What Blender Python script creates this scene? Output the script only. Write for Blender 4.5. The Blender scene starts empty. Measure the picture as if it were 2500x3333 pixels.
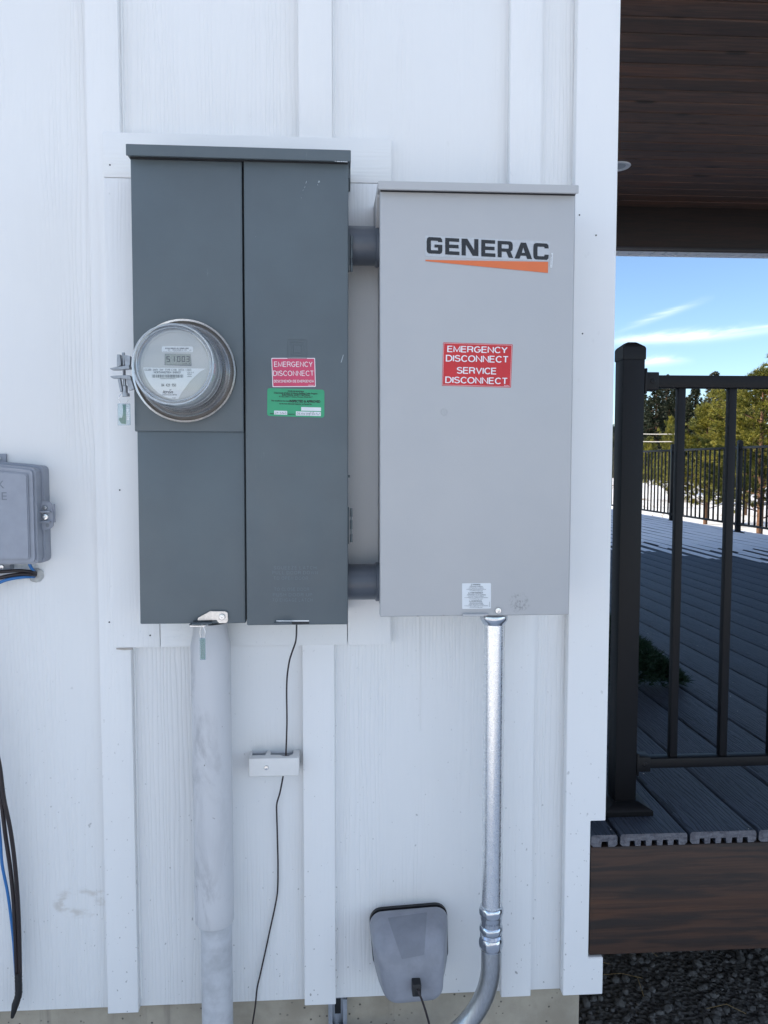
import bpy, bmesh, math, random
from mathutils import Vector, Matrix, noise
R = math.radians
random.seed(7)
scene = bpy.context.scene
col = scene.collection

# ---------------------------------------------------------------- camera
F, CX, CY = 2504.0, 1250.0, 1666.5          # the photograph is 2500 x 3333
CAMZ = 1.45
cam_d = bpy.data.cameras.new('camera'); cam = bpy.data.objects.new('camera', cam_d); col.objects.link(cam)
cam_d.sensor_fit = 'VERTICAL'; cam_d.sensor_height = 36.0; cam_d.lens = F / 3333.0 * 36.0
cam_d.clip_start = 0.05; cam_d.clip_end = 4000
cam.location = (0, -1.54, CAMZ)
cam.rotation_euler = (R(90 - 3.58), 0, R(-3.42))
scene.camera = cam
CR = cam.rotation_euler.to_matrix(); CL = Vector(cam.location)
def ray(px, py): return CR @ Vector(((px - CX) / F, -(py - CY) / F, -1.0))
def P(px, py, Y):                            # where the line of sight meets the plane y = Y
    d = ray(px, py); return CL + d * ((Y - CL.y) / d.y)
def PZ(px, py, Z):                           # ... the horizontal plane z = Z
    d = ray(px, py); return CL + d * ((Z - CL.z) / d.z)
def PD(px, dist, Z=0.0):                     # a spot on the ground along a bearing
    d = ray(px, 1510); h = Vector((d.x, d.y)).normalized()
    return Vector((CL.x + h.x * dist, CL.y + h.y * dist, Z))

# ---------------------------------------------------------------- world
SUN_EL, SUN_X, SUN_Y = 25.0, -0.97, 0.23
sun_az = math.atan2(SUN_X, SUN_Y)            # from +y towards +x
w = bpy.data.worlds.new("World"); scene.world = w; w.use_nodes = True
nt = w.node_tree; nt.nodes.clear()
out = nt.nodes.new('ShaderNodeOutputWorld'); bg = nt.nodes.new('ShaderNodeBackground')
sky = nt.nodes.new('ShaderNodeTexSky'); sky.sky_type = 'NISHITA'; sky.sun_disc = False
sky.sun_elevation = R(SUN_EL); sky.sun_rotation = sun_az
sky.altitude = 1200; sky.air_density = 1.0; sky.dust_density = 0.0; sky.ozone_density = 3.0
bg.inputs['Strength'].default_value = 0.10
def wm(op, a, b=None, c=None, clamp=False):
    n = nt.nodes.new('ShaderNodeMath'); n.operation = op; n.use_clamp = clamp
    for i, v in enumerate((a, b, c)):
        if v is None: continue
        if isinstance(v, (int, float)): n.inputs[i].default_value = v
        else: nt.links.new(v, n.inputs[i])
    return n.outputs[0]
tc = nt.nodes.new('ShaderNodeTexCoord'); sx = nt.nodes.new('ShaderNodeSeparateXYZ')
nt.links.new(tc.outputs['Generated'], sx.inputs[0])
az = wm('ARCTAN2', sx.outputs[0], sx.outputs[1]); el = wm('ARCSINE', sx.outputs[2])
cmb = nt.nodes.new('ShaderNodeCombineXYZ')
nt.links.new(wm('MULTIPLY', az, 9.0), cmb.inputs[0]); nt.links.new(wm('MULTIPLY', wm('SUBTRACT', el, wm('MULTIPLY', az, 0.12)), 45.0), cmb.inputs[1])
nz = nt.nodes.new('ShaderNodeTexNoise'); nz.inputs['Scale'].default_value = 1.0; nz.inputs['Detail'].default_value = 6; nz.inputs['Roughness'].default_value = 0.6; nz.inputs['Distortion'].default_value = 0.6
nt.links.new(cmb.outputs[0], nz.inputs['Vector'])
def ae(px, py):
    d = ray(px, py).normalized(); return math.atan2(d.x, d.y), math.asin(d.z)
total = None
for (x0, y0, x1, y1, th, amp, fade) in ((1960, 1092, 2330, 965, 9, .30, .05), (1900, 1120, 2620, 1062, 15, .80, .12), (1960, 1185, 2270, 1168, 12, .60, .05), (2400, 1052, 2700, 1075, 10, .35, .04)):
    a0, e0 = ae(x0, y0); a1, e1 = ae(x1, y1); s = (e1 - e0) / (a1 - a0); wd = th / F
    line = wm('ADD', wm('MULTIPLY', wm('SUBTRACT', az, a0), s), e0)
    wob = wm('MULTIPLY', wm('SUBTRACT', nz.outputs[0], 0.5), wd * 3.2)
    q = wm('DIVIDE', wm('SUBTRACT', wm('SUBTRACT', el, line), wob), wd)
    g = wm('EXPONENT', wm('MULTIPLY', wm('MULTIPLY', q, q), -1.0))
    f1 = wm('DIVIDE', wm('SUBTRACT', az, a0), fade, clamp=True); f2 = wm('DIVIDE', wm('SUBTRACT', a1, az), fade, clamp=True)
    g = wm('MULTIPLY', wm('MULTIPLY', g, wm('MULTIPLY', f1, f2)), amp)
    total = g if total is None else wm('ADD', total, g)
total = wm('MULTIPLY', total, wm('MULTIPLY_ADD', nz.outputs[0], 3.2, -1.05, clamp=True), clamp=True)
hi = nt.nodes.new('ShaderNodeTexNoise'); hi.inputs['Scale'].default_value = 2.2; hi.inputs['Detail'].default_value = 7
mpn = nt.nodes.new('ShaderNodeMapping'); mpn.inputs['Scale'].default_value = (1, 1, 3.2); mpn.inputs['Location'].default_value = (3, 1, 0)
nt.links.new(tc.outputs['Generated'], mpn.inputs[0]); nt.links.new(mpn.outputs[0], hi.inputs['Vector'])
away = wm('MULTIPLY', wm('SUBTRACT', 0.12, sx.outputs[1]), 3.0, clamp=True)      # unseen white cloud behind the viewer, added as fill light
hc = wm('MULTIPLY', wm('MULTIPLY', wm('MULTIPLY_ADD', hi.outputs[0], 2.6, -0.95, clamp=True), away), 0.65)
total = wm('MAXIMUM', total, hc)
mx = nt.nodes.new('ShaderNodeMix'); mx.data_type = 'RGBA'
nt.links.new(total, mx.inputs[0]); nt.links.new(sky.outputs[0], mx.inputs[6]); mx.inputs[7].default_value = (8.6, 8.7, 9.0, 1)
nt.links.new(mx.outputs[2], bg.inputs[0]); nt.links.new(bg.outputs[0], out.inputs[0])

# ---------------------------------------------------------------- sun, exposure
sd = bpy.data.lights.new('sun', 'SUN'); sd.energy = 4.4; sd.angle = R(0.5); sd.color = (1.0, 0.87, 0.70)
so = bpy.data.objects.new('sun', sd); col.objects.link(so)
to_sun = Vector((math.sin(sun_az) * math.cos(R(SUN_EL)), math.cos(sun_az) * math.cos(R(SUN_EL)), math.sin(R(SUN_EL))))
so.rotation_euler = to_sun.to_track_quat('Z', 'Y').to_euler(); so.location = (-20, 10, 20)
vs = scene.view_settings; vs.view_transform = 'Standard'; vs.look = 'None'; vs.gamma = 1; vs.exposure = 1.24
scene.cycles.max_bounces = 8; scene.cycles.transparent_max_bounces = 16

# ---------------------------------------------------------------- materials
class MT:
    def __init__(s, name):
        s.m = bpy.data.materials.new(name); s.m.use_nodes = True; s.t = s.m.node_tree; s.t.nodes.clear()
        s.o = s.t.nodes.new('ShaderNodeOutputMaterial'); s.b = s.t.nodes.new('ShaderNodeBsdfPrincipled')
        s.t.links.new(s.b.outputs[0], s.o.inputs[0]); s.c = s.t.nodes.new('ShaderNodeTexCoord')
    def set(s, sock, v):
        if isinstance(v, (int, float)): sock.default_value = v
        elif isinstance(v, tuple): sock.default_value = v if len(v) != 3 or sock.type == 'VECTOR' else (*v, 1)
        else: s.t.links.new(v, sock)
    def vec(s, scale=(1, 1, 1), loc=(0, 0, 0), rot=(0, 0, 0), rnd=0.0):
        v = s.c.outputs['Object']
        if rnd:
            oi = s.t.nodes.new('ShaderNodeObjectInfo'); va = s.t.nodes.new('ShaderNodeVectorMath'); va.operation = 'ADD'
            mm = s.math('MULTIPLY', oi.outputs['Random'], rnd)
            s.t.links.new(v, va.inputs[0]); s.t.links.new(mm, va.inputs[1]); v = va.outputs[0]
        m = s.t.nodes.new('ShaderNodeMapping'); s.t.links.new(v, m.inputs[0])
        m.inputs['Scale'].default_value = scale; m.inputs['Location'].default_value = loc; m.inputs['Rotation'].default_value = rot
        return m.outputs[0]
    def noise(s, vec, scale=1, detail=4, rough=.5, dist=0.0):
        n = s.t.nodes.new('ShaderNodeTexNoise'); s.t.links.new(vec, n.inputs['Vector'])
        for k, v in (('Scale', scale), ('Detail', detail), ('Roughness', rough), ('Distortion', dist)): n.inputs[k].default_value = v
        return n.outputs[0]
    def voro(s, vec, scale=1, feature='F1', out=0):
        n = s.t.nodes.new('ShaderNodeTexVoronoi'); s.t.links.new(vec, n.inputs['Vector']); n.inputs['Scale'].default_value = scale; n.feature = feature
        return n.outputs[out]
    def wave(s, vec, scale, dist, dscale=1.0, detail=2, axis='X'):
        n = s.t.nodes.new('ShaderNodeTexWave'); s.t.links.new(vec, n.inputs['Vector']); n.bands_direction = axis
        for k, v in (('Scale', scale), ('Distortion', dist), ('Detail', detail), ('Detail Scale', dscale)): n.inputs[k].default_value = v
        return n.outputs[1]
    def math(s, op, a, b=None, c=None, clamp=False):
        n = s.t.nodes.new('ShaderNodeMath'); n.operation = op; n.use_clamp = clamp
        for i, v in enumerate((a, b, c)):
            if v is not None: s.set(n.inputs[i], v)
        return n.outputs[0]
    def rng(s, v, a, b, lo=0.0, hi=1.0, smooth=True):
        n = s.t.nodes.new('ShaderNodeMapRange'); n.interpolation_type = 'SMOOTHSTEP' if smooth else 'LINEAR'
        s.set(n.inputs['Value'], v)
        for k, x in (('From Min', a), ('From Max', b), ('To Min', lo), ('To Max', hi)): n.inputs[k].default_value = x
        return n.outputs[0]
    def mix(s, f, a, b):
        n = s.t.nodes.new('ShaderNodeMix'); n.data_type = 'RGBA'; s.set(n.inputs[0], f); s.set(n.inputs[6], a); s.set(n.inputs[7], b)
        return n.outputs[2]
    def bump(s, h, strength=1.0, dist=0.001, prev=None):
        n = s.t.nodes.new('ShaderNodeBump'); s.set(n.inputs['Height'], h); n.inputs['Strength'].default_value = strength; n.inputs['Distance'].default_value = dist
        if prev is not None: s.t.links.new(prev, n.inputs['Normal'])
        return n.outputs[0]
    def sep(s, vec):
        n = s.t.nodes.new('ShaderNodeSeparateXYZ'); s.t.links.new(vec, n.inputs[0]); return n.outputs
    def fin(s, base=None, rough=None, metal=None, normal=None, **kw):
        if base is not None: s.set(s.b.inputs['Base Color'], base)
        if rough is not None: s.set(s.b.inputs['Roughness'], rough)
        if metal is not None: s.set(s.b.inputs['Metallic'], metal)
        if normal is not None: s.t.links.new(normal, s.b.inputs['Normal'])
        for k, v in kw.items(): s.set(s.b.inputs[k.replace('_', ' ')], v)
        return s.m

def white_wood(name, along='z', strong=1.0, tint=(.80, .80, .795)):
    m = MT(name)
    a, b = (9.0, 1.0) if along == 'z' else (1.0, 9.0)
    st = (1, 1, .05) if along == 'z' else (.05, 1, 1)
    v1 = m.vec(tuple(170 * k for k in st), rnd=3.7)
    fine = m.noise(v1, 1, 5, .65, 0.5)
    sw = (1, 1, .07) if along == 'z' else (.07, 1, 1)
    vw = m.vec(sw, rnd=2.3)
    wv = m.wave(vw, 38, 11.0, .9, 2, 'X' if along == 'z' else 'Z')
    sm = (5.5, 5.5, 1.1) if along == 'z' else (1.1, 5.5, 5.5)
    mask = m.rng(m.noise(m.vec(sm, loc=(3, 1, 7), rnd=5.1), 1, 3, .55), .42, .60)
    h = m.math('ADD', m.math('MULTIPLY', m.rng(wv, .05, .6), m.math('MULTIPLY', mask, .9)), m.math('MULTIPLY', fine, m.math('MULTIPLY_ADD', mask, .25, .45)))
    nrm = m.bump(h, .52 * strong, .0011)
    nrm = m.bump(m.noise(m.vec((900, 900, 900)), 1, 2), .25, .0003, nrm)
    z = m.sep(m.c.outputs['Object'])[2]
    low = m.rng(z, 0.30, 1.25, 1.0, 0.0, False)
    sp = m.noise(m.vec((62, 62, 40), loc=(1, 2, 3), rot=(0, .5, 0)), 1, 2, .5)
    speck = m.math('MULTIPLY', m.rng(sp, .735, .765), m.math('MULTIPLY_ADD', low, .55, .04), clamp=True)
    sp2 = m.noise(m.vec((150, 150, 120), loc=(9, 2, 3)), 1, 1, .5)
    speck2 = m.math('MULTIPLY', m.rng(sp2, .725, .76), m.math('MULTIPLY_ADD', low, .5, .0), clamp=True)
    grime = m.math('MULTIPLY', m.rng(m.noise(m.vec((3.2, 3.2, 1.6)), 1, 5, .6), .45, .8), .13)
    c = m.mix(grime, tint, (.60, .58, .53))
    c = m.mix(m.math('MULTIPLY', m.rng(h, .05, .35, 1, 0), .03), c, (.52, .52, .50))
    if along == 'z' and name == 'painted_siding':        # a muddy smear at knee height
        o = m.sep(m.c.outputs['Object']); q = P(262, 2935, 0)
        dx = m.math('SUBTRACT', o[0], q.x); dz = m.math('MULTIPLY', m.math('SUBTRACT', o[2], q.z), 1.5)
        rr = m.math('SQRT', m.math('ADD', m.math('MULTIPLY', dx, dx), m.math('MULTIPLY', dz, dz)))
        ring = m.math('ADD', rr, m.math('MULTIPLY', m.noise(m.vec((22, 22, 22)), 1, 3), .035))
        sm_ = m.math('MULTIPLY', m.math('MULTIPLY', m.rng(ring, .038, .052), m.rng(ring, .058, .072, 1, 0)), m.rng(m.noise(m.vec((30, 30, 60), rot=(0, .6, 0)), 1, 4), .42, .62))
        c = m.mix(m.math('MULTIPLY', sm_, .42), c, (.42, .36, .28))
    c = m.mix(m.math('MAXIMUM', speck, speck2), c, (.08, .07, .06))
    return m.fin(c, .48, normal=nrm, Specular_IOR_Level=.4)

def paint(name, c0, c1, rough=.4, scuff=0.0, peel=.4, dirt=None):
    m = MT(name)
    n1 = m.noise(m.vec((6, 6, 6)), 1, 5, .6)
    c = m.mix(m.rng(n1, .3, .7), c0, c1)
    if scuff:
        sc = m.noise(m.vec((60, 60, 14), rot=(0, .35, 0)), 1, 4, .6)
        sk = m.math('MULTIPLY', m.rng(sc, .68, .78), m.math('MULTIPLY', m.rng(m.noise(m.vec((9, 9, 5), loc=(4, 4, 4)), 1, 3), .48, .62), scuff))
        c = m.mix(sk, c, tuple(min(1, k * 2.1 + .06) for k in c0))
    if dirt: c = dirt(m, c)
    nr = m.bump(m.noise(m.vec((420, 420, 420)), 1, 2), peel, .00025)
    nr = m.bump(m.noise(m.vec((5, 5, 3)), 1, 2), .5, .003, nr)
    rg = m.rng(m.noise(m.vec((14, 14, 9)), 1, 4, .6), .3, .75, rough - .07, rough + .10)
    return m.fin(c, rg, normal=nr)

def flat(name, c, rough=.5, metal=0.0, nz=.0, bscale=300, bdist=.0003, **kw):
    m = MT(name); v = m.noise(m.vec((bscale, bscale, bscale)), 1, 3)
    k = m.rng(m.noise(m.vec((25, 25, 25)), 1, 4, .6), .3, .7)
    c2 = tuple(x * (1 - nz) for x in c)
    return m.fin(m.mix(k, c, c2), m.rng(v, .2, .8, max(0, rough - .04), rough + .06), metal, m.bump(v, .35, bdist), **kw)

def steel(name, base=(.62, .64, .66), rough=.28, brushed=(1, 1, 1), spangle=0.0):
    m = MT(name)
    b = m.noise(m.vec(tuple(260 * k for k in brushed)), 1, 4, .65)
    s2 = m.voro(m.vec((70, 70, 70)), 1, 'F1', 0)
    c = m.mix(m.rng(b, .3, .7), base, tuple(k * .84 for k in base))
    return m.fin(c, m.math('ADD', m.rng(b, .25, .75, rough - .03, rough + .06), m.math('MULTIPLY', s2, spangle)), 1.0, m.bump(b, .05, .0001))

def stained(name, along, c0, c1, warm=(.075, .028, .012), knots=True, pitch=None):
    m = MT(name)
    ix = 'xyz'.index(along)
    def sc(a, l): return tuple(l if i == ix else a for i in range(3))
    ax = {'x': 'Z', 'y': 'X'}[along] if along != 'z' else 'X'
    vec_r = m.vec(sc(1, .10), rnd=9.0)
    g = m.math('ADD', m.math('MULTIPLY', m.wave(vec_r, 8, 16, 2.2, 4, ax), .5), m.math('MULTIPLY', m.rng(m.noise(m.vec(sc(34, 2.2), rnd=2.0), 1, 6, .7, .8), .32, .68), .5))
    f = m.noise(m.vec(sc(150, 4), rnd=4.0), 1, 5, .65, .3)
    c = m.mix(m.rng(g, .2, .8), c0, c1)
    c = m.mix(m.math('MULTIPLY', m.rng(m.noise(m.vec(sc(9, .9), rnd=6.0), 1, 4, .6), .46, .72), .8), c, warm)
    c = m.mix(m.math('MULTIPLY', m.rng(f, .42, .7), .65), c, tuple(k * .45 for k in c0))
    h = m.math('ADD', m.math('MULTIPLY', g, .5), f)
    if knots:
        kv = m.voro(m.vec(sc(5.2, 1.5), rnd=3.0), 1, 'F1', 0)
        kn = m.rng(kv, .05, .12, 1, 0)
        c = m.mix(m.math('MULTIPLY', kn, .85), c, (.010, .006, .004))
    if pitch:
        yy = m.sep(m.c.outputs['Object'])[1]
        cell = m.math('FLOOR', m.math('DIVIDE', yy, pitch))
        wn = m.t.nodes.new('ShaderNodeTexWhiteNoise'); wn.noise_dimensions = '1D'; m.t.links.new(cell, wn.inputs['W'])
        c = m.mix(m.math('MULTIPLY', wn.outputs[0], .55), c, tuple(k * .40 for k in c1))
    return m.fin(c, .62, normal=m.bump(h, .5, .0012))

M = {}
M['siding'] = white_wood('painted_siding', 'z', 1.0)
M['trim_v'] = white_wood('painted_trim_upright', 'z', .55, (.81, .81, .805))
M['trim_h'] = white_wood('painted_trim_level', 'x', .55, (.80, .80, .79))
M['dark_panel'] = paint('dark_grey_enamel', (.104, .129, .142), (.094, .115, .127), .42, .30)
def gdirt(m, c):
    gg = m.t.nodes.new('ShaderNodeNewGeometry'); o = m.sep(gg.outputs['Position'])
    q = P(1692, 1962, -.182)
    dx = m.math('DIVIDE', m.math('SUBTRACT', o[0], q.x), .022); dz = m.math('DIVIDE', m.math('SUBTRACT', o[2], q.z), .020)
    r2 = m.math('ADD', m.math('MULTIPLY', dx, dx), m.math('MULTIPLY', dz, dz))
    k = m.math('MULTIPLY', m.rng(r2, .1, 1.2, 1, 0), m.rng(m.noise(m.vec((260, 260, 160)), 1, 4, .7), .48, .66))
    c = m.mix(m.math('MULTIPLY', k, .6), c, (.13, .13, .13))
    zb = P(1500, 2006, -.18).z
    e = m.math('MULTIPLY', m.rng(m.math('SUBTRACT', o[2], zb), .0, .006, 1, 0), m.rng(m.math('ABSOLUTE', m.math('SUBTRACT', o[0], P(1560, 2006, -.18).x)), .155, .16, 1, 1))
    rk = m.math('MULTIPLY', e, m.rng(m.noise(m.vec((45, 45, 120)), 1, 3, .7), .60, .66))
    return m.mix(rk, c, (.11, .07, .05))
M['light_panel'] = paint('light_grey_enamel', (.445, .448, .452), (.430, .434, .440), .38, 0, .5, gdirt)
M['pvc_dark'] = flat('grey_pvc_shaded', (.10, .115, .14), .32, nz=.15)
def pvc(name):
    m = MT(name)
    d = m.rng(m.noise(m.vec((16, 16, 7)), 1, 6, .7, .8), .46, .66)
    side = m.rng(m.noise(m.vec((6, 6, 1.5), loc=(5, 0, 0)), 1, 4), .42, .6)
    c = m.mix(m.math('MULTIPLY', d, m.math('MULTIPLY_ADD', side, .55, .12)), (.56, .56, .57), (.22, .22, .23))
    sp = m.rng(m.noise(m.vec((120, 120, 80)), 1, 2), .73, .78)
    c = m.mix(m.math('MULTIPLY', sp, .7), c, (.09, .08, .07))
    return m.fin(c, .58, normal=m.bump(m.noise(m.vec((90, 90, 20)), 1, 4), .3, .0006))
M['pvc'] = pvc('weathered_grey_pvc')
M['pvc_low'] = flat('lower_grey_pvc', (.53, .54, .56), .5, nz=.25, bscale=60)
M['box_plastic'] = flat('grey_box_plastic', (.31, .33, .38), .55, nz=.10)
M['boot_plastic'] = flat('weathered_grey_cover', (.27, .28, .315), .42, nz=.2)
M['boot_label'] = flat('blank_grey_decal', (.205, .215, .245), .42, nz=.15)
M['clip_plastic'] = flat('off_white_plastic', (.74, .73, .71), .45, nz=.05)
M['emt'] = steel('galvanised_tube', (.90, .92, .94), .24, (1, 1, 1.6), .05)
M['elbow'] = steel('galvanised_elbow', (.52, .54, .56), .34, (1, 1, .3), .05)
M['zinc'] = steel('bright_zinc', (.62, .66, .72), .16, (.3, .3, .3))
M['chrome'] = steel('meter_ring_steel', (.86, .83, .78), .15, (.4, .4, .4))
M['cast'] = steel('dull_cast_clamp', (.36, .38, .41), .42, (.6, .6, .6))
M['strut'] = steel('galvanised_strut', (.45, .48, .52), .4, (.5, .5, .2))
M['screw'] = steel('screw_steel', (.78, .78, .78), .2)
M['black'] = flat('black_rubber', (.012, .012, .013), .45)
M['wire'] = flat('black_cable_jacket', (.020, .013, .014), .35)
M['blue'] = flat('blue_cable_jacket', (.03, .16, .42), .4)
M['dark_gap_shade'] = flat('dark_recess_shade', (.02, .022, .025), .6)  # for open gaps, and for the painted shade strips under the hoods
M['caulk'] = flat('grey_white_sealant', (.60, .60, .58), .5, nz=.3, bscale=120, bdist=.002)
M['rail'] = flat('black_powder_coat', (.0055, .0056, .0068), .42, nz=.1, bscale=900, bdist=.0002, Specular_IOR_Level=.22)
M['red'] = flat('red_vinyl', (.58, .016, .022), .32, nz=.12, bscale=160, bdist=.0006)
M['pink'] = flat('faded_pink_vinyl', (.60, .060, .135), .38, nz=.08)
M['green'] = flat('green_vinyl', (.035, .34, .165), .38, nz=.10)
M['white_ink'] = flat('white_print', (.80, .78, .80), .42)
M['white_label'] = flat('white_label_film', (.72, .75, .77), .4, nz=.06)
M['black_ink'] = flat('black_print', (.010, .013, .015), .4)
M['grey_ink'] = flat('grey_print', (.10, .11, .12), .5)
M['pen'] = flat('pen_ink', (.05, .05, .07), .5)
M['logo_film'] = flat('clear_logo_film', (.47, .49, .51), .25, bscale=110, bdist=.0006)
M['logo_ink'] = flat('logo_black', (.012, .013, .015), .28, bscale=110, bdist=.0007)
M['orange'] = flat('logo_orange', (.68, .155, .045), .35, bscale=110, bdist=.0007)
M['face'] = flat('meter_face_plate', (.46, .47, .46), .5)
M['meter_body'] = flat('meter_barrel', (.40, .41, .41), .3, nz=.25)
M['meter_base'] = flat('meter_base_dark', (.13, .115, .105), .3, nz=.3)
M['lcd'] = flat('lcd_glass', (.25, .275, .235), .25)
M['lcd_ink'] = flat('lcd_segments', (.012, .014, .014), .4)
M['soffit'] = flat('vinyl_soffit', (.86, .86, .87), .5)
M['green_plastic'] = flat('green_seal_insert', (.008, .17, .075), .3)
M['led_trim'] = flat('white_light_trim', (.75, .76, .78), .5)
M['led_lens'] = flat('unlit_lens', (.45, .47, .50), .3)
M['rim'] = stained('dark_stained_rim', 'x', (.050, .023, .013), (.016, .010, .008), (.115, .042, .014))
M['ceil'] = stained('dark_stained_boards', 'x', (.160, .084, .056), (.085, .052, .040), (.21, .080, .038), True, .13)
M['beam'] = stained('dark_stained_beam', 'x', (.016, .006, .003), (.007, .003, .002), (.030, .008, .003))
M['shingle'] = flat('dark_roof', (.04, .04, .045), .9)
M['bark'] = flat('pine_bark', (.16, .085, .05), .9, nz=.5, bscale=20, bdist=.02)
M['pole'] = flat('weathered_pole', (.18, .15, .12), .9, nz=.3)

def decking():
    m = MT('composite_decking')
    oi = m.t.nodes.new('ShaderNodeObjectInfo')
    lines = m.noise(m.vec((230, 5, 230), rnd=7.0), 1, 4, .6, .4)
    wv = m.wave(m.vec((1, .12, 1), rnd=7.0), 34, 14, 1.2, 3, 'X')
    gr = m.math('ADD', m.math('MULTIPLY', m.rng(wv, .1, .45), .8), m.math('MULTIPLY', m.rng(lines, .35, .6), .55))
    zz = m.t.nodes.new('ShaderNodeNewGeometry'); nz_ = m.sep(zz.outputs['Normal'])
    end = m.rng(m.math('ABSOLUTE', nz_[1]), .6, .9)
    c = m.mix(m.rng(gr, .2, 1.1), (.014, .018, .027), (.044, .054, .078))
    c = m.mix(m.math('MULTIPLY', oi.outputs['Random'], .35), c, (.030, .038, .055))
    c = m.mix(m.math('MULTIPLY', m.rng(m.noise(m.vec((6, 2, 6), rnd=3), 1, 5, .6), .5, .8), .3), c, (.075, .085, .105))
    endc = m.mix(m.rng(m.noise(m.vec((60, 60, 160)), 1, 4), .35, .7), (.150, .150, .168), (.085, .083, .098))
    c = m.mix(end, c, endc)
    sp = m.rng(m.noise(m.vec((130, 60, 130), rnd=2), 1, 1), .80, .82)
    c = m.mix(sp, c, (.5, .48, .45))
    return m.fin(c, .55, normal=m.bump(gr, .9, .0016), Specular_IOR_Level=.35)
M['deck'] = decking()

def concrete():
    m = MT('foundation_concrete')
    n = m.noise(m.vec((7, 7, 7)), 1, 7, .65)
    c = m.mix(m.rng(n, .3, .7), (.44, .39, .31), (.30, .26, .20))
    pit = m.voro(m.vec((62, 62, 62)), 1); pm = m.math('MULTIPLY', m.rng(pit, .10, .17, 1, 0), m.rng(m.noise(m.vec((9, 9, 9), loc=(2, 2, 2)), 1, 2), .42, .55))
    c = m.mix(m.math('MULTIPLY', pm, .8), c, (.05, .045, .04))
    drip = m.rng(m.noise(m.vec((30, 30, 2)), 1, 4, .6), .55, .75)
    c = m.mix(m.math('MULTIPLY', drip, .45), c, (.13, .115, .10))
    h = m.math('SUBTRACT', m.noise(m.vec((70, 70, 70)), 1, 5), pm)
    return m.fin(c, .88, normal=m.bump(h, .6, .002))
M['concrete'] = concrete()

def ground():
    m = MT('ground_gravel_snow')
    o = m.sep(m.c.outputs['Object'])
    px = m.math('SUBTRACT', m.math('ABSOLUTE', m.math('ADD', o[0], 2.0)), 8.0); py = m.math('SUBTRACT', m.math('ABSOLUTE', m.math('SUBTRACT', o[1], 6.9)), 7.1)
    dist = m.math('MAXIMUM', px, py)
    edge = m.math('ADD', dist, m.math('MULTIPLY', m.noise(m.vec((.7, .7, .7)), 1, 4), 1.5))
    far = m.rng(edge, .3, 1.2)
    g = m.voro(m.vec((75, 75, 75)), 1, 'F1', 1); gd = m.voro(m.vec((75, 75, 75)), 1, 'F1', 0)
    gc = m.mix(m.rng(m.noise(m.vec((60, 60, 60)), 1, 3), .3, .7), (.10, .092, .085), (.20, .19, .17))
    bw = m.t.nodes.new('ShaderNodeRGBToBW'); m.t.links.new(g, bw.inputs[0])
    gc = m.mix(m.math('MULTIPLY', bw.outputs[0], .5), gc, (.022, .021, .020))
    sn = m.noise(m.vec((.16, .16, .16), loc=(3, 7, 0)), 1, 6, .62)
    sf = m.noise(m.vec((1.7, 1.7, 1.7)), 1, 5, .7)
    sm = m.rng(m.math('ADD', m.math('MULTIPLY', sn, .7), m.math('MULTIPLY', sf, .3)), .37, .44)
    grass = m.mix(m.rng(m.noise(m.vec((9, 9, 9)), 1, 6, .75), .35, .65), (.30, .22, .12), (.15, .11, .06))
    near_ = m.rng(edge, 1.0, 6.5, .0, 1.0); bare = m.rng(m.math('ADD', m.noise(m.vec((.9, .9, .9), loc=(8, 3, 1)), 1, 5, .65), m.math('MULTIPLY', near_, .34)), .50, .60)
    sm = m.math('MULTIPLY', sm, m.math('MAXIMUM', bare, m.rng(o[1], -.5, .5, 1.0, 0.0)))  # unseen snow in front of the wall is added to bounce light
    fc = m.mix(sm, grass, (.80, .81, .83))
    c = m.mix(far, gc, fc)
    nr = m.bump(gd, .8, .012)
    nr = m.bump(m.math('ADD', m.math('MULTIPLY', sm, .5), m.math('MULTIPLY', m.noise(m.vec((12, 12, 12)), 1, 5), .3)), .6, .05, nr)
    return m.fin(c, .85, normal=nr)
M['ground'] = ground()

def snowmat():
    m = MT('old_snow')
    n = m.noise(m.vec((14, 14, 14)), 1, 5, .6)
    return m.fin((.82, .83, .86), .6, normal=m.bump(n, .5, .01))
M['snow'] = snowmat()

def leafmat(name, a, b, c3):
    m = MT(name)
    n = m.noise(m.vec((1.6, 1.6, 1.6), rnd=30), 1, 4, .6); n2 = m.noise(m.vec((9, 9, 9)), 1, 3)
    c = m.mix(m.rng(n, .35, .65), a, b); c = m.mix(m.math('MULTIPLY', m.rng(n2, .5, .75), .7), c, c3)
    m.fin(c, .6, Specular_IOR_Level=.3)
    tr = m.t.nodes.new('ShaderNodeBsdfTranslucent'); m.t.links.new(c, tr.inputs[0])
    mx_ = m.t.nodes.new('ShaderNodeMixShader'); mx_.inputs[0].default_value = .18
    m.t.links.new(m.b.outputs[0], mx_.inputs[1]); m.t.links.new(tr.outputs[0], mx_.inputs[2]); m.t.links.new(mx_.outputs[0], m.o.inputs[0])
    return m.m
M['pine'] = leafmat('pine_needles', (.235, .225, .036), (.055, .075, .018), (.36, .30, .055))
M['fir'] = leafmat('fir_needles', (.028, .038, .020), (.016, .024, .015), (.05, .055, .025))
M['fir_grey'] = leafmat('grey_fir_needles', (.075, .075, .050), (.050, .055, .038), (.11, .10, .065))
M['bough'] = leafmat('bough_needles', (.008, .030, .012), (.005, .018, .008), (.014, .045, .018))

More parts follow.
